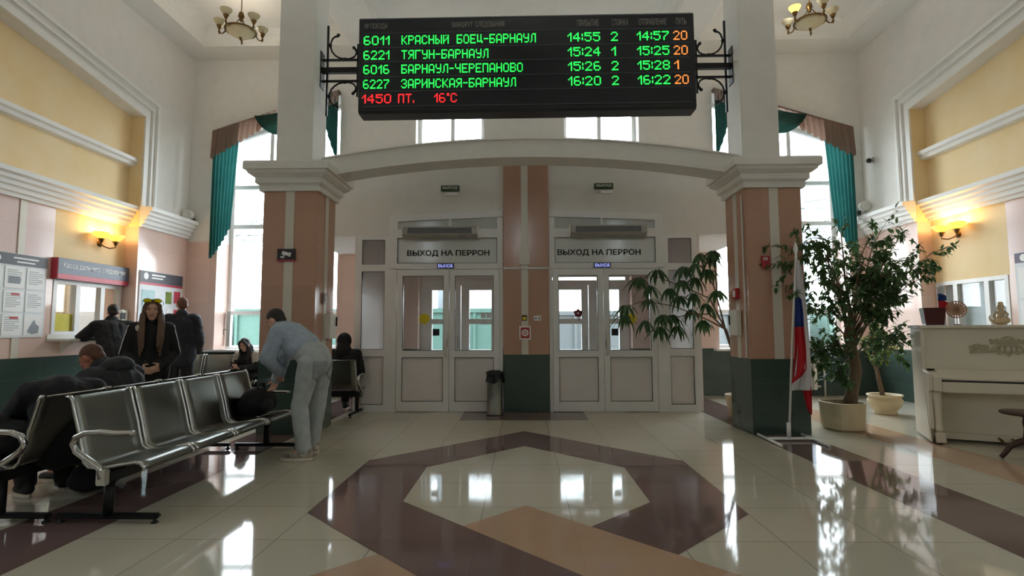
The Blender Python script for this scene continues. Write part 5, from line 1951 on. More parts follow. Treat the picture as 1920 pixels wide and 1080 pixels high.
# small ficus in the urn
ux, uy = 5.32, 8.12
r = thing('small_ficus', 'small leafy plant in the round cream urn behind the piano end', 'potted plant', (ux, uy, 0))
MB().lathe([(.001, 0), (.15, 0), (.155, .03), (.14, .045), (.19, .10), (.225, .17), (.225, .21), (.20, .235), (.22, .255), (.235, .275), (.225, .285), (.20, .275), (.19, .24), (.001, .24)], 30, (0, 0, 0)).build('urn', 'terracotta', r)
MB().lathe([(.001, .0), (.19, .0)], 20, (0, 0, .245)).build('soil', 'soil', r)
random.seed(5)
t0 = Vector((ux - .12, uy, .9))
brs = []
for tgt in ((ux - .25, uy - .1, 1.5), (ux + .05, uy, 1.35), (ux - .4, uy, 1.15), (ux + .15, uy - .1, 1.0), (ux - .15, uy - .2, .7)):
    t_ = Vector(tgt)
    brs.append(([t0 - Vector((0, 0, .25)), t0.lerp(t_, .5) + Vector((0, 0, .03)), t_], .012))
tree(r, ([(ux - .02, uy, .22), (ux - .06, uy, .45), (ux - .1, uy, .7), (ux - .12, uy, .9)], [.035, .03, .026, .02]), brs, 'leaf_yel', 260, .085, spread=.24)

# tall umbrella plant behind the right column, leaning into the doorway gap
sx_, sy_ = 3.05, 7.72
r = thing('umbrella_plant', 'tall umbrella plant behind the right column, its leaf fans hanging before the right door', 'potted plant', (sx_, sy_, 0))
MB().lathe([(.001, 0), (.15, 0), (.2, .3), (.21, .33), (.19, .33), (.18, .28), (.001, .28)], 26).build('pot', 'terracotta', r)
MB().lathe([(.001, 0), (.18, 0)], 20, (0, 0, .29)).build('soil', 'soil', r)
random.seed(21)
stem = MB()
fan = MB()
MB().tube([(sx_, sy_, .26), (sx_ - .05, sy_ - .02, .8), (sx_ - .2, sy_ - .05, 1.25)], [.03, .026, .022], 8).build('trunk', 'bark', r, True)
base_ = Vector((sx_ - .2, sy_ - .05, 1.25))
hubs = []
Ys = 7.55
for px, py in ((1178, 590), (1205, 520), (1240, 505), (1225, 560), (1250, 590), (1275, 610), (1300, 580), (1262, 540), (1290, 500), (1320, 475), (1345, 470), (1310, 520), (1335, 505), (1350, 545), (1322, 600), (1215, 600), (1243, 612), (1180, 572), (1225, 535), (1280, 555), (1305, 550), (1330, 570), (1310, 495), (1340, 485), (1265, 590), (1285, 525)):
    hubs.append(Vector(X3(px, py, Ys + rnd(-.18, .18))))
for (a, q) in ((base_, [(1330, 600), (1270, 575), (1215, 565), (1180, 575)]), (base_, [(1335, 560), (1290, 540), (1240, 520), (1205, 520)]), (base_, [(1345, 540), (1325, 500), (1320, 475)]), (base_, [(1335, 590), (1300, 590), (1250, 600)]), (base_, [(1350, 560), (1348, 505), (1345, 470)])):
    stem.tube([a] + [Vector(X3(px, py, Ys)) for px, py in q], [.014, .010, .008, .006, .004][:len(q) + 1], 6)
stem.build('branches', 'bark', r, True)
for h_ in hubs:
    n_ = random.randint(8, 12)
    for k in range(n_):
        a = 2 * PI * k / n_ + rnd(-.2, .2)
        d = Vector((math.cos(a), math.sin(a), -.65 + rnd(-.3, .35)))
        leaf_into(fan, h_ + d * .02, d, Vector((0, 0, 1)), rnd(.17, .27), rnd(.045, .06), .4)
fan.build('foliage', 'leaf2', r, True, fixn=False)
# ------------------------------------------------------------------ people: one continuous body each, clothes / hair / shoes as children
def soft_mesh(prims, voxel=.010, smooth=4):
    """overlapping tapered limbs and ellipsoids fused into one continuous surface"""
    mb = MB()
    for p in prims:
        if p[0] == 'c':
            _, a, ra, b, rb = p[:5]
            a, b = Vector(a), Vector(b)
            d = b - a
            if d.length < 1e-4:
                mb.ell(a, (ra, ra, ra), n=10)
                continue
            t = d.normalized()
            pts, rs = [], []
            for k in range(5):
                q = PI / 2 * k / 5
                pts.append(a - t * (ra * math.cos(q)))
                rs.append(max(1e-4, ra * math.sin(q)))
            for k in range(7):
                pts.append(a + d * (k / 6))
                rs.append(ra + (rb - ra) * k / 6)
            for k in range(1, 6):
                q = PI / 2 * (1 - k / 5)
                pts.append(b + t * (rb * math.cos(q)))
                rs.append(max(1e-4, rb * math.sin(q)))
            mb.tube(pts, rs, 14, True, True)
        else:
            _, c, r, mt = p
            mb.ell(c, r, mt, n=14)
    me = bpy.data.meshes.new('tmp')
    me.from_pydata([tuple(v) for v in mb.v], [], mb.f)
    o = bpy.data.objects.new('tmp', me)
    COL.objects.link(o)
    bm = bmesh.new()
    bm.from_mesh(me)
    bmesh.ops.recalc_face_normals(bm, faces=bm.faces[:])
    bm.to_mesh(me)
    bm.free()
    md = o.modifiers.new('r', 'REMESH')
    md.mode = 'VOXEL'
    md.voxel_size = voxel
    md.use_smooth_shade = True
    if smooth:
        ms = o.modifiers.new('s', 'SMOOTH')
        ms.factor = .5
        ms.iterations = smooth
    dg = bpy.context.evaluated_depsgraph_get()
    out = bpy.data.meshes.new_from_object(o.evaluated_get(dg))
    bpy.data.objects.remove(o)
    bpy.data.meshes.remove(me)
    for p in out.polygons:
        p.use_smooth = True
    return out
def wrinkle(me, amp, scale, seed=0.0):
    n_ = len(me.vertices)
    co = [0.0] * (3 * n_)
    no = [0.0] * (3 * n_)
    me.vertices.foreach_get('co', co)
    me.vertices.foreach_get('normal', no)
    for k in range(0, 3 * n_, 3):
        p = Vector((co[k] * scale + seed, co[k + 1] * scale + seed * 1.7, co[k + 2] * scale))
        h = noise.noise(p) * amp + noise.noise(p * 2.3) * amp * .5
        co[k] += no[k] * h
        co[k + 1] += no[k + 1] * h
        co[k + 2] += no[k + 2] * h
    me.vertices.foreach_set('co', co)
    me.update()
def part(name, me, m, parent, label=None, off=None):
    if off is not None:
        for v in me.vertices:
            v.co -= off
    me.name = name
    me.materials.clear()
    me.materials.append(M[m])
    o = bpy.data.objects.new(name, me)
    COL.objects.link(o)
    o.parent = parent
    if label:
        o['label'] = label
    return o
def basis(fwd, up):
    f = Vector(fwd).normalized()
    u = Vector(up)
    u = (u - f * u.dot(f)).normalized()
    r = f.cross(u)
    return Matrix((r, f, u)).transposed()          # columns: right, forward, up
def head_prims(c, B, s=1.0):
    def P(x, y, z):
        return c + B @ (Vector((x, y, z)) * s)
    M4 = B.to_4x4()
    return [('e', P(0, -.012, .025), (.074 * s, .094 * s, .092 * s), M4),
            ('e', P(0, .018, -.035), (.058 * s, .068 * s, .078 * s), M4),
            ('e', P(0, .052, -.088), (.030 * s, .026 * s, .024 * s), M4),
            ('e', P(0, .070, .022), (.050 * s, .018 * s, .014 * s), M4),
            ('c', P(0, .083, .012), .009 * s, P(0, .102, -.026), .013 * s),
            ('e', P(.014, .088, -.028), (.010 * s, .010 * s, .008 * s), M4),
            ('e', P(-.014, .088, -.028), (.010 * s, .010 * s, .008 * s), M4),
            ('e', P(0, .080, -.055), (.022 * s, .012 * s, .008 * s), M4),
            ('e', P(.036, .066, -.018), (.022 * s, .018 * s, .022 * s), M4),
            ('e', P(-.036, .066, -.018), (.022 * s, .018 * s, .022 * s), M4),
            ('e', P(.076, -.008, -.008), (.010 * s, .020 * s, .032 * s), M4),
            ('e', P(-.076, -.008, -.008), (.010 * s, .020 * s, .032 * s), M4)]
def hand_prims(wr, d, nrm, side, curl=.5, s=1.0):
    """palm and five fingers from the wrist along d; nrm = palm normal; side=+1 thumb towards nrm x d"""
    d = Vector(d).normalized()
    nrm = Vector(nrm)
    nrm = (nrm - d * nrm.dot(d)).normalized()
    lat = nrm.cross(d) * side
    out = []
    B = Matrix((lat, d, nrm)).transposed().to_4x4()
    pc = wr + d * .045 * s
    out.append(('e', pc, (.040 * s, .052 * s, .017 * s), B))
    out.append(('c', wr - d * .03 * s, .026 * s, wr + d * .02 * s, .024 * s))
    for k, (o_, l_) in enumerate(((.030, .066), (.011, .076), (-.010, .070), (-.029, .054))):
        b0 = wr + d * .082 * s + lat * o_ * s
        a1 = curl * (.8 + .15 * k)
        d1 = (d * math.cos(a1 * .6) + nrm * math.sin(a1 * .6)).normalized()
        d2 = (d * math.cos(a1 * 1.5) + nrm * math.sin(a1 * 1.5)).normalized()
        m1 = b0 + d1 * l_ * .52 * s
        out.append(('c', b0 - d * .02 * s, .0095 * s, m1, .0088 * s))
        out.append(('c', m1, .0088 * s, m1 + d2 * l_ * .5 * s, .0075 * s))
    t0 = wr + d * .022 * s + lat * .028 * s
    t1 = t0 + (d * .6 + lat * .75 + nrm * .3).normalized() * .038 * s
    t2 = t1 + (d * .9 + lat * .25 + nrm * .35).normalized() * .030 * s
    out.append(('c', t0, .013 * s, t1, .0105 * s))
    out.append(('c', t1, .0105 * s, t2, .0085 * s))
    return out
def person(label, J, clothes, hair, skin='skin', hs=1.0, voxel=.009, shoes='black_matte', curl=.5, face=True, sole='sole', group=None, fs=1.0):
    """J: joints in world space: pel, che (between the shoulders), nek, hed, hf (facing), hu (head up),
    sL sR eL eR wL wR, hL hR kL kR aL aR, tL tR (toe directions), pn (palm normal)"""
    J = {k: (Vector(v) if not isinstance(v, (int, float)) else v) for k, v in J.items()}
    base = Vector(((J['aL'].x + J['aR'].x) / 2, (J['aL'].y + J['aR'].y) / 2, 0))
    r = thing('person', label, 'person', base, 0, group)
    g = J.get('girth', 1.0)
    def torso(e=0.0):
        mid = J['pel'].lerp(J['che'], .5)
        dl = J['sL'] - J['sR']
        hl = J['hL'] - J['hR']
        T = []
        for s_ in (-.30, .30):
            T.append(('c', J['pel'] + hl * s_ * 1.15, .105 * g + e, mid + dl * s_ * .60, .100 * g + e))
            T.append(('c', mid + dl * s_ * .60, .100 * g + e, J['che'] + dl * s_ * .72 - (J['che'] - mid).normalized() * .07, .098 * g + e))
        T.append(('c', J['pel'], .115 * g + e, J['che'] - (J['che'] - mid).normalized() * .05, .105 * g + e))
        T.append(('c', J['sL'], .058 * g + e, J['sR'], .058 * g + e))
        T.append(('c', J['che'], .075 * g + e, J['nek'], .055 + e))
        return T
    def arms(e=0.0, cut=1.0):
        A = []
        for q in 'LR':
            A.append(('c', J['s' + q], .056 * g + e, J['e' + q], .042 * g + e))
            wc = J['e' + q].lerp(J['w' + q], cut)
            A.append(('c', J['e' + q], .042 * g + e, wc, .029 + e))
        return A
    def legs(e=0.0, cut=1.0, e2=None):
        e2 = e if e2 is None else e2
        A = []
        for q in 'LR':
            A.append(('c', J['h' + q], .088 * g + e, J['k' + q], .056 * g + e))
            kn, an = J['k' + q], J['a' + q]
            mid = kn.lerp(an, .35)
            A.append(('c', kn, .056 * g + e, mid, .054 * g + e))
            A.append(('c', mid, .054 * g + e, kn.lerp(an, cut), .038 + e2))
        A.append(('e', (J['hL'] + J['hR']) / 2, (.16 * g + e, .125 * g + e, .12 * g + e), basis(J.get('bf', Vector((0, 1, 0))), Vector((0, 0, 1))).to_4x4()))
        return A
    B = basis(J['hf'], J['hu'])
    hp = head_prims(J['hed'], B, hs)
    body = torso() + arms() + legs() + [('c', J['nek'], .052, J['hed'] + B @ Vector((0, -.02, -.06)), .05)] + hp
    for q, sd in (('L', 1), ('R', -1)):
        body += hand_prims(J['w' + q], J.get('d' + q, (J['w' + q] - J['e' + q]).normalized()), J.get('p' + q, Vector((0, 1, 0))), sd * J.get('ts', 1), curl)
        body.append(('c', J['a' + q], .036, J['a' + q] + J['t' + q].normalized() * .12 - Vector((0, 0, .045)), .03))
    part('body', soft_mesh(body, .0075, 2), skin, r, off=base)
    for spec in clothes:
        nm, m_, pr_ = spec[0], spec[1], spec[2](torso, arms, legs, J)
        me = soft_mesh(pr_, voxel, 3)
        wrinkle(me, spec[3] if len(spec) > 3 else .007, 9, random.random() * 10)
        o = part(nm, me, m_, r, off=base)
        if len(spec) > 4:
            o['label'] = spec[4]
    for q in 'LR':
        t = J['t' + q].normalized()
        a = J['a' + q]
        Bs = basis(Vector((t.x, t.y, t.z * .4)), Vector((0, 0, 1)))
        def S(x, y, z):
            return a + Bs @ Vector((x * fs, y * fs, z))
        me = soft_mesh([('c', S(0, -.045, -.035), .040, S(0, .07, -.045), .043), ('c', S(0, .07, -.045), .043, S(0, .15, -.055), .034), ('c', S(0, -.03, .01), .044, S(0, -.03, -.03), .042)], .008, 2)
        so = part('shoe', me, shoes, r, off=base)
        b_ = MB()
        out_ = []
        for k in range(20):
            an = 2 * PI * k / 20
            y_ = .06 + .135 * math.cos(an)
            out_.append((.046 * math.sin(an) * (1.05 if y_ > .05 else .92), y_))
        vs_ = [S(u, v, -.092) for u, v in out_] + [S(u * .97, v, -.066) for u, v in out_]
        b_.add(vs_, [tuple(range(19, -1, -1)), tuple(range(20, 40))] + [(k, (k + 1) % 20, 20 + (k + 1) % 20, 20 + k) for k in range(20)])
        b_.v = [p - base for p in b_.v]
        b_.build('sole', sole, so)
    if face:
        b_ = MB()
        for s_ in (-1, 1):
            c = J['hed'] + B @ (Vector((s_ * .031, .0765, .004)) * hs)
            b_.ell(c - base, (.0105 * hs, .005 * hs, .0055 * hs), B.to_4x4(), n=8)
        b_.build('eyes', 'eye_dark', r)
        b_ = MB()
        for s_ in (-1, 1):
            b_.tube([J['hed'] + B @ (Vector((s_ * u, v, w_)) * hs) - base for u, v, w_ in ((.014, .088, .022), (.032, .086, .028), (.048, .074, .022))], .0035, 6)
        b_.build('eyebrows', hair[1] if hair else 'hair_dark', r)
        b_ = MB()
        b_.ell(J['hed'] + B @ (Vector((0, .0905, -.055)) * hs) - base, (.020 * hs, .006 * hs, .0065 * hs), B.to_4x4(), n=8)
        b_.build('lips', 'lip', r)
    if hair:
        kind, hm = hair
        def P(x, y, z):
            return J['hed'] + B @ (Vector((x, y, z)) * hs)
        M4 = B.to_4x4()
        if kind == 'short':
            pr_ = [('e', P(0, -.020, .036), (.078 * hs, .094 * hs, .088 * hs), M4), ('e', P(0, -.06, -.012), (.068 * hs, .046 * hs, .062 * hs), M4)]
            me = soft_mesh(pr_, .007, 2)
        elif kind == 'long':
            pr_ = [('e', P(0, -.022, .034), (.086 * hs, .098 * hs, .092 * hs), M4), ('e', P(0, -.06, -.04), (.084 * hs, .060 * hs, .10 * hs), M4)]
            for s_ in (-1, 1):
                pr_.append(('c', P(s_ * .028, .055, .098), .018, P(s_ * .068, .050, .045), .020))
                pr_.append(('c', P(s_ * .068, .050, .045), .020, P(s_ * .078, .036, -.06), .021))
                for dx, dy, r_ in ((.0, .0, .022), (.016, -.026, .026), (-.012, .018, .018)):
                    pr_.append(('c', P(s_ * (.078 + dx * .5), .034 + dy, -.05), r_, P(s_ * (.082 + dx), .055 + dy, -.17), r_))
                    pr_.append(('c', P(s_ * (.082 + dx), .055 + dy, -.17), r_, P(s_ * (.080 + dx), .100 + dy, -.27), r_ * 1.05))
                    pr_.append(('c', P(s_ * (.080 + dx), .100 + dy, -.27), r_ * 1.05, P(s_ * (.072 + dx), .125 + dy, -.44 + 2 * dy), r_ * .45))
                pr_.append(('c', P(s_ * .05, -.06, -.06), .05, P(s_ * .062, -.075, -.30), .045))
            me = soft_mesh(pr_, .008, 2)
            wrinkle(me, .004, 26)
        elif kind == 'hood':
            pr_ = [('e', P(0, -.03, .02), (.108 * hs, .115 * hs, .125 * hs), M4), ('c', P(0, -.04, -.05), .10, P(0, -.06, -.15), .11)]
            me = soft_mesh(pr_, .009, 2)
        part('hair' if kind != 'hood' else 'hood', me, hm, r, off=base)
    return r

# clothing recipes
def jacket(e=.022, hem=.10, cut=.95, collar=True):
    def f(torso, arms, legs, J):
        dn = (J['pel'] - J['che']).normalized()
        hl = J['hL'] - J['hR']
        T = torso(e) + arms(e, cut)
        for s_ in (-.34, 0, .34):
            T.append(('c', J['pel'] + hl * s_, .118 * J.get('girth', 1.0) + e, J['pel'] + hl * s_ + dn * hem, .112 * J.get('girth', 1.0) + e))
        if collar:
            T.append(('c', J['nek'] - (J['nek'] - J['che']) * .2, .072, J['nek'] + (J['nek'] - J['che']) * .15, .066))
        return T
    return f
def trousers(e=.016, cut=.96, e2=None):
    def f(torso, arms, legs, J):
        up = (J['che'] - J['pel']).normalized()
        hl = J['hL'] - J['hR']
        T = legs(e, cut, e2)
        for s_ in (-.30, .30):
            T.append(('c', J['pel'] + hl * s_, .108 * J.get('girth', 1.0) + e, J['pel'] + hl * s_ + up * .04, .104 * J.get('girth', 1.0) + e))
        return T
    return f
def place(local, loc, rz):
    """joints given with the person facing +Y, feet at the origin"""
    R_ = Matrix.Rotation(rz, 3, 'Z')
    out = {}
    for k, v in local.items():
        if isinstance(v, (int, float)):
            out[k] = v
        elif k in ('hf', 'hu', 'tL', 'tR', 'dL', 'dR', 'pL', 'pR', 'bf'):
            out[k] = R_ @ Vector(v)
        else:
            out[k] = R_ @ Vector(v) + Vector(loc)
    return out
def standing(H=1.72, **kw):
    s = H / 1.72
    J = dict(pel=(0, 0, .96 * s), che=(0, -.01, 1.38 * s), nek=(0, -.005, 1.47 * s), hed=(0, .02, 1.615 * s), hf=(0, 1, -.03), hu=(0, 0, 1),
             sL=(-.175 * s, -.01, 1.39 * s), sR=(.175 * s, -.01, 1.39 * s), eL=(-.235 * s, -.03, 1.10 * s), eR=(.235 * s, -.03, 1.10 * s),
             wL=(-.235 * s, .06, .86 * s), wR=(.235 * s, .06, .86 * s), hL=(-.09 * s, 0, .92 * s), hR=(.09 * s, 0, .92 * s),
             kL=(-.095 * s, .02, .50 * s), kR=(.095 * s, .02, .50 * s), aL=(-.10 * s, 0, .095), aR=(.10 * s, 0, .095), tL=(-.15, 1, 0), tR=(.15, 1, 0),
             pL=(1, 0, 0), pR=(-1, 0, 0), bf=(0, 1, 0))
    J.update(kw)
    return J
def seated(seat=.42, **kw):
    J = dict(pel=(0, 0, seat + .10), che=(0, .05, seat + .50), nek=(0, .07, seat + .585), hed=(0, .13, seat + .71), hf=(0, 1, -.35), hu=(0, .35, 1),
             sL=(-.17, .05, seat + .50), sR=(.17, .05, seat + .50), eL=(-.22, .12, seat + .24), eR=(.22, .12, seat + .24),
             wL=(-.10, .34, seat + .24), wR=(.10, .34, seat + .24), hL=(-.09, .02, seat + .08), hR=(.09, .02, seat + .08),
             kL=(-.11, .44, seat + .07), kR=(.11, .44, seat + .07), aL=(-.11, .46, .095), aR=(.11, .46, .095), tL=(-.1, 1, 0), tR=(.1, 1, 0),
             pL=(0, .3, 1), pR=(0, .3, 1), bf=(0, 1, 0))
    J.update(kw)
    return J

def cropped(torso, arms, legs, J):
    """short jacket that ends at the belt"""
    e = .030
    hl, dl = J['hL'] - J['hR'], J['sL'] - J['sR']
    T = arms(e, .93)
    for s_ in (-.32, 0, .32):
        T.append(('c', J['pel'].lerp(J['che'], .42) + hl * s_ * 1.1, .105 + e, J['che'] + dl * s_ * .7 - (J['che'] - J['pel']).normalized() * .05, .098 + e))
    T.append(('c', J['sL'], .058 + e, J['sR'], .058 + e))
    T.append(('c', J['che'], .078 + e, J['nek'], .06 + e))
    T.append(('c', J['nek'] - (J['nek'] - J['che']) * .2, .078, J['nek'] + (J['nek'] - J['che']) * .2, .070))
    return T
random.seed(3)
# 1 man in denim bending over the bench, seen from behind (facing left and away)
D = dict(pel=(-2.10, 5.36, .99), che=(-2.40, 5.42, 1.235), nek=(-2.47, 5.44, 1.265), hed=(-2.545, 5.46, 1.345), hf=(-.85, .16, -.50), hu=(-.50, .1, .85),
         sL=(-2.41, 5.25, 1.235), sR=(-2.39, 5.59, 1.215), eL=(-2.50, 5.22, .985), eR=(-2.51, 5.60, .96), wL=(-2.44, 5.38, .82), wR=(-2.56, 5.56, .74),
         hL=(-2.10, 5.26, .93), hR=(-2.06, 5.44, .93), kL=(-2.19, 5.26, .51), kR=(-2.10, 5.50, .51), aL=(-2.13, 5.24, .095), aR=(-2.17, 5.54, .095), tL=(-1, -.06, 0), tR=(-1, .25, 0),
         pL=(-.2, 1, 0), pR=(-.2, -1, 0), dL=(-.3, .45, -.8), dR=(-.3, -.1, -.95), bf=(-1, .1, 0))
p_ = person('young man in a pale denim jacket and jeans bending over the front bench', D,
            [('jeans', 'denim', trousers(.026, .95, .034), .008), ('denim_jacket', 'denim2', cropped, .010)], ('short', 'hair_dark'), shoes='shoe_mix', face=False, curl=.9, fs=1.18)
base_ = Vector(p_.location)
# back pockets and hem band, laid on the cloth
from mathutils.bvhtree import BVHTree
def drape_patch(cloth, centre, udir, vdir, w_, h_, n=(7, 7), off=.006, point=0.0):
    """a flat patch wrapped onto a garment of the same person (root space)"""
    me = cloth.data
    bvh = BVHTree.FromPolygons([v.co.copy() for v in me.vertices], [tuple(p.vertices) for p in me.polygons])
    u_, v_ = Vector(udir).normalized(), Vector(vdir).normalized()
    g = []
    for i_ in range(n[0]):
        line = []
        for j_ in range(n[1]):
            a_, b__ = j_ / (n[1] - 1) - .5, i_ / (n[0] - 1) - .5
            bb = b__ - (point * (1 - abs(a_) * 2) if b__ < 0 else 0) * abs(b__) * 2
            p = Vector(centre) + u_ * (a_ * w_) + v_ * (bb * h_)
            q, nn, _, _ = bvh.find_nearest(p)
            line.append(q + nn * off)
        g.append(line)
    return MB().sheet(g, .004)
jn = [o for o in p_.children if o.name.startswith('jeans')][0]
jd = [o for o in p_.children if o.name.startswith('denim_jacket')][0]
for q, (cx_, cy_, ud) in enumerate(((-1.985, 5.235, (.75, .66, 0)), (-1.93, 5.43, (-.1, 1, 0)))):
    drape_patch(jn, Vector((cx_, cy_, .865)) - base_, ud, (0, 0, 1), .15, .165, point=.25).build('back_pocket', 'denim_seam', jn, label='darker outlined back pocket')
# 2 woman standing, facing the viewer
Wl = standing(1.58, girth=.92, sL=(-.145, -.01, 1.265), sR=(.145, -.01, 1.265), hed=(0, .03, 1.470), hf=(.05, 1, -.02), eL=(-.215, -.05, 1.00), eR=(.215, -.05, 1.00), wL=(-.11, .15, .86), wR=(.10, .16, .85), dL=(.8, .4, -.25), dR=(-.8, .4, -.25), pL=(0, -1, .2), pR=(0, -1, .2))
Wl = place(Wl, (-4.06, 5.80, 0), PI + math.atan2(-4.06, 5.80) * -1)
person('standing woman with long brown hair in a black tracksuit top, facing the viewer', Wl,
       [('trousers', 'cloth_black', trousers(.02)), ('top', 'shirt_dark', lambda t, a, l, J: t(.012), .003), ('jacket', 'cloth_black', jacket(.028, .10, .96), .008)],
       ('long', 'hair_brown'), shoes='white_metal')
# pale shoulder panels with stripes down the sleeves
for q, lab in (('L', 'white stripe'), ('R', 'white stripe')):
    pass
WB = basis(Wl['hf'], Wl['hu'])
wp = [o for o in bpy.data.objects if o.name.startswith('person')][-1]
base_ = Vector(wp.location)
b_ = MB()
lat = (Wl['sL'] - Wl['sR']).normalized()
for q, s_ in (('L', 1), ('R', -1)):
    sh, el, wr = Wl['s' + q], Wl['e' + q], Wl['w' + q]
    for k in (-1, 0, 1):
        off = (lat * s_ * .9 + WB @ Vector((0, .45, 0)))
        off.normalize()
        side_ = WB @ Vector((0, 1, 0)) * (.013 * k)
        b_.tube([sh + off * .066 + Vector((0, 0, .045)) + side_ - base_, sh.lerp(el, .4) + off * .080 + side_ - base_, sh.lerp(el, .85) + off * .074 + side_ - base_, el + off * .072 + side_ - base_], .0042, 6)
jk = [o for o in wp.children if o.name.startswith('jacket')][0]
b_.build('sleeve_stripes', 'white', jk, label='white sleeve stripes')
me = soft_mesh([('c', Wl['sR'].lerp(Wl['che'], .30) + WB @ Vector((0, .055, .0)), .046, Wl['sR'] + WB @ Vector((0, .008, .022)), .056)], .009, 2)
part('shoulder_panel', me, 'panel_beige', jk, 'pale shoulder panel', off=base_)
# yellow glasses pushed up on her hair
gl = thing('sunglasses', 'yellow-tinted glasses pushed up on the hair of the standing woman', 'glasses', Wl['hed'] + Vector((0, 0, .10)))
def HP(x, y, z):
    return Wl['hed'] + WB @ Vector((x, y, z)) - Vector(gl.location)
for s_ in (-1, 1):
    b_ = MB()
    ring_ = [HP(s_ * (.044 + .038 * math.cos(2 * PI * k / 18)), .083 + .012 * math.sin(2 * PI * k / 18) - .01 * abs(math.cos(2 * PI * k / 18)), .100 + .022 * math.sin(2 * PI * k / 18)) for k in range(18)]
    b_.add(ring_ + [p + WB @ Vector((0, -.003, 0)) for p in ring_], [tuple(range(18)), tuple(range(35, 17, -1))] + [(k, (k + 1) % 18, 18 + (k + 1) % 18, 18 + k) for k in range(18)])
    b_.build('lens', 'yellow_lens', gl)
b_ = MB()
b_.tube([HP(-.008, .085, .104), HP(0, .088, .107), HP(.008, .085, .104)], .003, 6)
for s_ in (-1, 1):
    b_.tube([HP(s_ * .082, .075, .102), HP(s_ * .096, .02, .085), HP(s_ * .097, -.04, .06)], .0028, 6)
    b_.tube([HP(s_ * (.044 + .039 * math.cos(2 * PI * k / 18)), .085 + .012 * math.sin(2 * PI * k / 18) - .01 * abs(math.cos(2 * PI * k / 18)), .100 + .023 * math.sin(2 * PI * k / 18)) for k in range(19)], .0028, 6)
b_.build('frame', 'eye_dark', gl)

# 3 man in navy jacket standing with his back to the viewer
Nl = standing(1.76, girth=1.04, hf=(-.45, 1, -.08), hed=(-.02, .05, 1.655), wL=(-.20, .14, .92), wR=(.20, .16, .92), eL=(-.25, .0, 1.13), eR=(.25, .0, 1.13))
Nl = place(Nl, (-5.40, 8.42, 0), .35)
person('standing man with fair hair in a navy jacket, back turned, by the far pier', Nl,
       [('trousers', 'cloth_black', trousers(.02)), ('jacket', 'cloth_navy', jacket(.035, .16, .97), .012)], ('short', 'hair_ginger'), face=False, shoes='black_matte')
# 4 man leaning on the ticket counter
Tl = standing(1.74, girth=1.10, pel=(0, -.10, .95), che=(-.02, .12, 1.31), nek=(-.01, .16, 1.40), hed=(.02, .22, 1.535), hf=(.2, 1, -.25), hu=(0, .25, 1),
              sL=(-.20, .10, 1.31), sR=(.19, .11, 1.32), eL=(-.34, .19, 1.165), eR=(.32, .22, 1.17), wL=(-.15, .37, 1.168), wR=(.13, .38, 1.175), dL=(.7, .6, -.02), dR=(-.7, .6, -.02), pL=(0, 0, -1), pR=(0, 0, -1),
              hL=(-.09, -.10, .92), hR=(.09, -.10, .92), kL=(-.10, -.06, .50), kR=(.10, -.03, .50), aL=(-.11, -.10, .095), aR=(.11, -.06, .095))
Tl = place(Tl, (-6.17, 8.02, 0), .86)
person('man with short dark hair in a black jacket leaning on the ticket counter', Tl,
       [('trousers', 'cloth_black', trousers(.02)), ('jacket', 'cloth_black', jacket(.035, .10, .96), .010)], ('short', 'hair_dark'), face=False)
# 5 hunched man with ginger hair on the back-to-back bench, seen from behind
SB = .375
Hl = seated(SB, girth=1.12, che=(0.02, .12, SB + .44), nek=(.0, .22, SB + .53), hed=(-.02, .32, SB + .60), hf=(-.1, 1, -.75), hu=(0, .75, 1), sL=(-.20, .13, SB + .44), sR=(.20, .13, SB + .44),
            eL=(-.26, .30, SB + .20), eR=(.26, .30, SB + .20), wL=(-.07, .50, SB + .20), wR=(.07, .50, SB + .20))
Hl = place(Hl, (-3.40, 4.55, .035), PI / 2 - .15)
Hl['aL'].z = Hl['aR'].z = .095
person('hunched seated man with cropped ginger hair in a charcoal hooded jacket', Hl,
       [('trousers', 'cloth_black', trousers(.02)), ('jacket', 'cloth_char', lambda t, a, l, J: jacket(.038, .06, .96)(t, a, l, J) + [('e', J['nek'] + (J['che'] - J['nek']) * .55 + (J['che'] - J['hed']).normalized() * .05 + Vector((.03, 0, .085)), (.11, .15, .085), None)], .010)], ('short', 'hair_ginger'), skin='skin_red', face=False)
# 6 person in black bent forward, nearest on that bench
Bl = seated(SB, girth=1.0, che=(0, .14, SB + .43), nek=(0, .25, SB + .45), hed=(.0, .37, SB + .40), hf=(0, .75, -1), hu=(0, 1, .6), sL=(-.17, .14, SB + .42), sR=(.17, .14, SB + .42),
            eL=(-.24, .40, SB + .18), eR=(.24, .40, SB + .18), wL=(-.07, .56, SB + .22), wR=(.07, .56, SB + .22), kL=(-.15, .50, SB + .19), kR=(.14, .46, SB + .09))
Bl = place(Bl, (-3.34, 3.92, 0), PI / 2 - .62)
person('person in a black jacket bent forward on the back-to-back bench, left of the ginger-haired man', Bl,
       [('trousers', 'cloth_black', trousers(.03)), ('jacket', 'cloth_black', jacket(.042, .06, .96), .010)], ('short', 'hair_dark'), face=False)
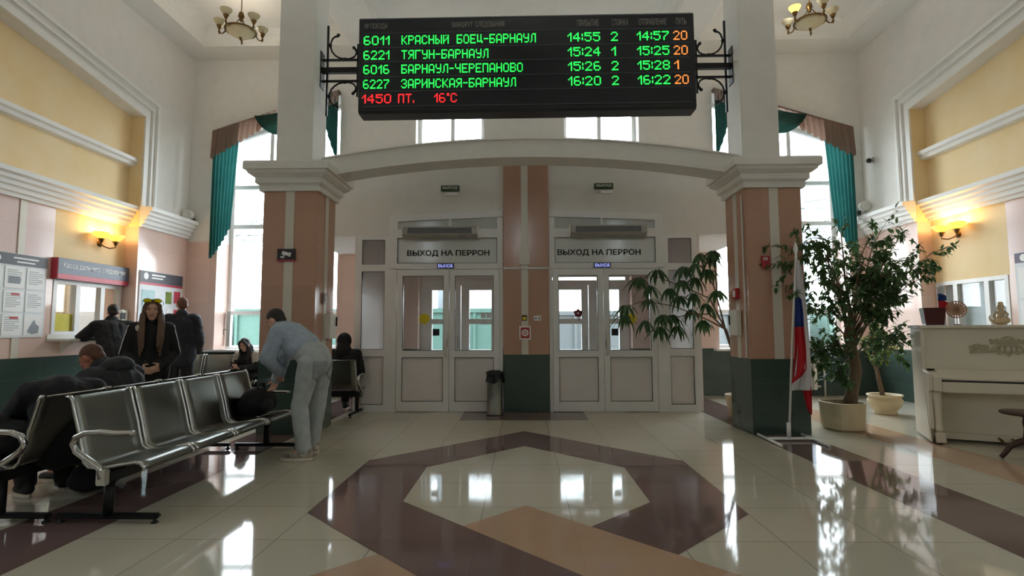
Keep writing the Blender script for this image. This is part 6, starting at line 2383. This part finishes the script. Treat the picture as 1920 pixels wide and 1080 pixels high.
# 7 girl on the bench under the window
Gl = seated(.375, che=(0, .06, .375 + .44), nek=(0, .09, .375 + .515), hed=(0, .17, .375 + .625), hf=(-.05, 1, -.45), hu=(0, .45, 1), sL=(-.16, .06, .375 + .43), sR=(.16, .06, .375 + .43), wL=(-.05, .34, .60), wR=(.05, .34, .60), dL=(.5, .6, .3), dR=(-.5, .6, .3))
Gl = place(Gl, (-4.80, 9.42, 0), PI - .12)
person('seated girl with long dark hair in a black and white jacket, looking down', Gl,
       [('trousers', 'cloth_black', trousers(.02)), ('jacket', 'cloth_black', jacket(.03, .05, .95), .008)], ('long', 'hair_dark'), hs=.95)
gp = [o for o in bpy.data.objects if o.name.startswith('person')]
gp = max(gp, key=lambda o: o.name)
base_ = Vector(gp.location)
gj = [o for o in gp.children if o.name.startswith('jacket')][0]
for q in 'LR':
    me = soft_mesh([('c', Gl['s' + q] + Vector((0, -.02, .01)), .082, Gl['s' + q].lerp(Gl['e' + q], .55) + Vector((0, -.012, 0)), .074)], .009, 2)
    part('sleeve_panel', me, 'panel_beige', gj, 'white upper sleeve', off=base_)
tag(MB().bbox(-4.845 - .035, -4.845 + .035, 9.03, 9.04, .625, .755, .004).build('phone', 'black_matte'), 'dark phone held by the seated girl', 'phone')
# 8 hooded person beyond the left column
Ql = seated(.375, che=(0, .02, .375 + .47), hed=(0, .06, .375 + .69), hf=(.3, 1, -.2))
Ql = place(Ql, (-2.71, 8.10, 0), 0.0)
person('person in a black hooded jacket seated beyond the left column, back to the viewer', Ql,
       [('trousers', 'cloth_black', trousers(.02)), ('jacket', 'cloth_black', jacket(.035, .06, .96), .010)], ('hood', 'cloth_black'), face=False)

# coat lying on the near seat of the back-to-back bench
r = thing('coat', 'black coat heaped on the nearest seat of the back-to-back bench at the left edge', 'coat', (-3.62, 3.75, .37))
me = soft_mesh([('e', Vector((-3.60, 3.76, .50)), (.22, .20, .13), None), ('e', Vector((-3.72, 3.70, .52)), (.20, .17, .16), None), ('c', Vector((-3.66, 3.62, .46)), .08, Vector((-3.72, 3.62, .60)), .09), ('c', Vector((-3.78, 3.78, .44)), .09, Vector((-3.84, 3.80, .30)), .07)], .011, 3)
wrinkle(me, .014, 8)
part('body', me, 'cloth_black', r, off=Vector(r.location))
# ------------------------------------------------------------------ outside: platform, wagons, catenary
MB().box(-40, 40, 10.9, 16.2, -.25, -.02).build('platform', 'asphalt', kind='structure')
MB().box(-60, 60, 16.2, 60, -1.3, -.9).build('track_bed', 'ballast', kind='structure')
MB().box(-40, 40, -30, -7.3, -.25, -.05).build('forecourt', 'asphalt', kind='structure')
def wagon(label, x0, x1, y, m, top, group='freight wagons on the track'):
    r = thing('freight_wagon', label, 'wagon', ((x0 + x1) / 2, y, -.9), 0, group)
    b_ = MB()
    b_.bbox(x0 + .1, x1 - .1, y, y + 2.8, .25, top, .03)
    b_.build('body', m, r, True)
    b_ = MB()
    n_ = int((x1 - x0) / .85)
    for k in range(n_ + 1):
        x = x0 + .12 + (x1 - x0 - .34) * k / n_
        b_.box(x, x + .09, y - .07, y, .25, top)
    b_.box(x0 + .1, x1 - .1, y - .09, y, top - .12, top + .02)
    b_.box(x0 + .1, x1 - .1, y - .09, y, .22, .36)
    b_.build('side_ribs', m, r, True)
    b_ = MB()
    b_.box(x0, x1, y + .5, y + 2.3, .0, .25)
    b_.build('underframe', 'wagon_dk', r, True)
    for x in (x0 + 1.2, x0 + 2.9, x1 - 2.9, x1 - 1.2):
        w_ = MB()
        w_.lathe([(.001, 0), (.46, 0), (.46, .1), (.40, .12), (.001, .14)], 20, (x, y + .55, -.43), True, Matrix.Rotation(PI / 2, 3, 'X'))
        w_.build('wheel', 'wagon_dk', r, True)
    return r
wagon('teal-green freight wagon seen through the left doors', -9.8, .35, 18.0, 'wagon', 1.95)
wagon('weathered grey freight wagon seen through the right doors', .75, 9.6, 18.0, 'wagon_grey', 1.85)
wagon('teal-green freight wagon seen through the right tall window', 10.0, 20.2, 18.0, 'wagon', 1.95)
wagon('teal-green freight wagon seen through the left tall window', -20.4, -10.2, 18.0, 'wagon', 1.95)
def mast(label, x, y, h):
    r = thing('catenary_mast', label, 'mast', (x, y, -.9), 0, None)
    MB().tube([(x, y, -.9), (x, y, h)], [.17, .11], 12).build('post', 'mast', r, True)
    b_ = MB()
    b_.tube([(x, y, h - .9), (x + 2.4, y, h - .55)], .035, 6)
    b_.tube([(x, y, h - 2.0), (x + 2.4, y, h - 1.75)], .035, 6)
    b_.tube([(x, y, h - .2), (x + 2.2, y, h - .58)], .02, 6)
    b_.build('bracket_arm', 'mast', r, True)
    b_ = MB()
    for k in range(5):
        b_.lathe([(.001, 0), (.09, .01), (.04, .05), (.001, .06)], 10, (x + 1.9, y, h - 1.35 + k * .09))
    b_.build('insulator', 'mast', r, True)
mast('slim catenary mast outside the left tall window', -9.1, 21.4, 7.0)
mast('slim catenary mast outside the right tall window', 11.2, 21.4, 7.2)
mast('slim catenary mast outside the left doors', -3.4, 22.4, 7.0)
# lattice gantry carrying the wires
r = thing('lattice_gantry', 'long lattice gantry carrying overhead wires above the tracks', 'gantry', (0, 26, 6.4))
b_ = MB()
for y, z in ((25.6, 6.6), (26.4, 6.6), (25.6, 5.7), (26.4, 5.7)):
    b_.box(-24, 24, y - .05, y + .05, z - .05, z + .05)
b_.build('chords', 'mast', r, True)
b_ = MB()
for k in range(48):
    x = -24 + k
    za, zb = (6.6, 5.7) if k % 2 else (5.7, 6.6)
    b_.tube([(x, 25.6, za), (x + 1, 25.6, zb)], .03, 5)
    b_.tube([(x, 26.4, za), (x + 1, 26.4, zb)], .03, 5)
b_.build('lacing', 'mast', r, True)
for x in (-24, 24):
    MB().bbox(x - .25, x + .25, 25.6, 26.4, -.9, 6.6, .02).build('tower', 'mast', r, True)
for k, (y, z) in enumerate(((20.2, 5.0), (20.2, 5.9), (24.0, 5.2), (24.0, 6.1))):
    tag(MB().tube([(-30, y, z), (-10, y, z - .12), (0, y, z), (10, y, z - .12), (30, y, z)], .018, 5).build('overhead_wire', 'wagon_dk'), ['lower contact wire over the near track', 'upper carrying wire over the near track', 'lower contact wire over the far track', 'upper carrying wire over the far track'][k], 'wire', None)
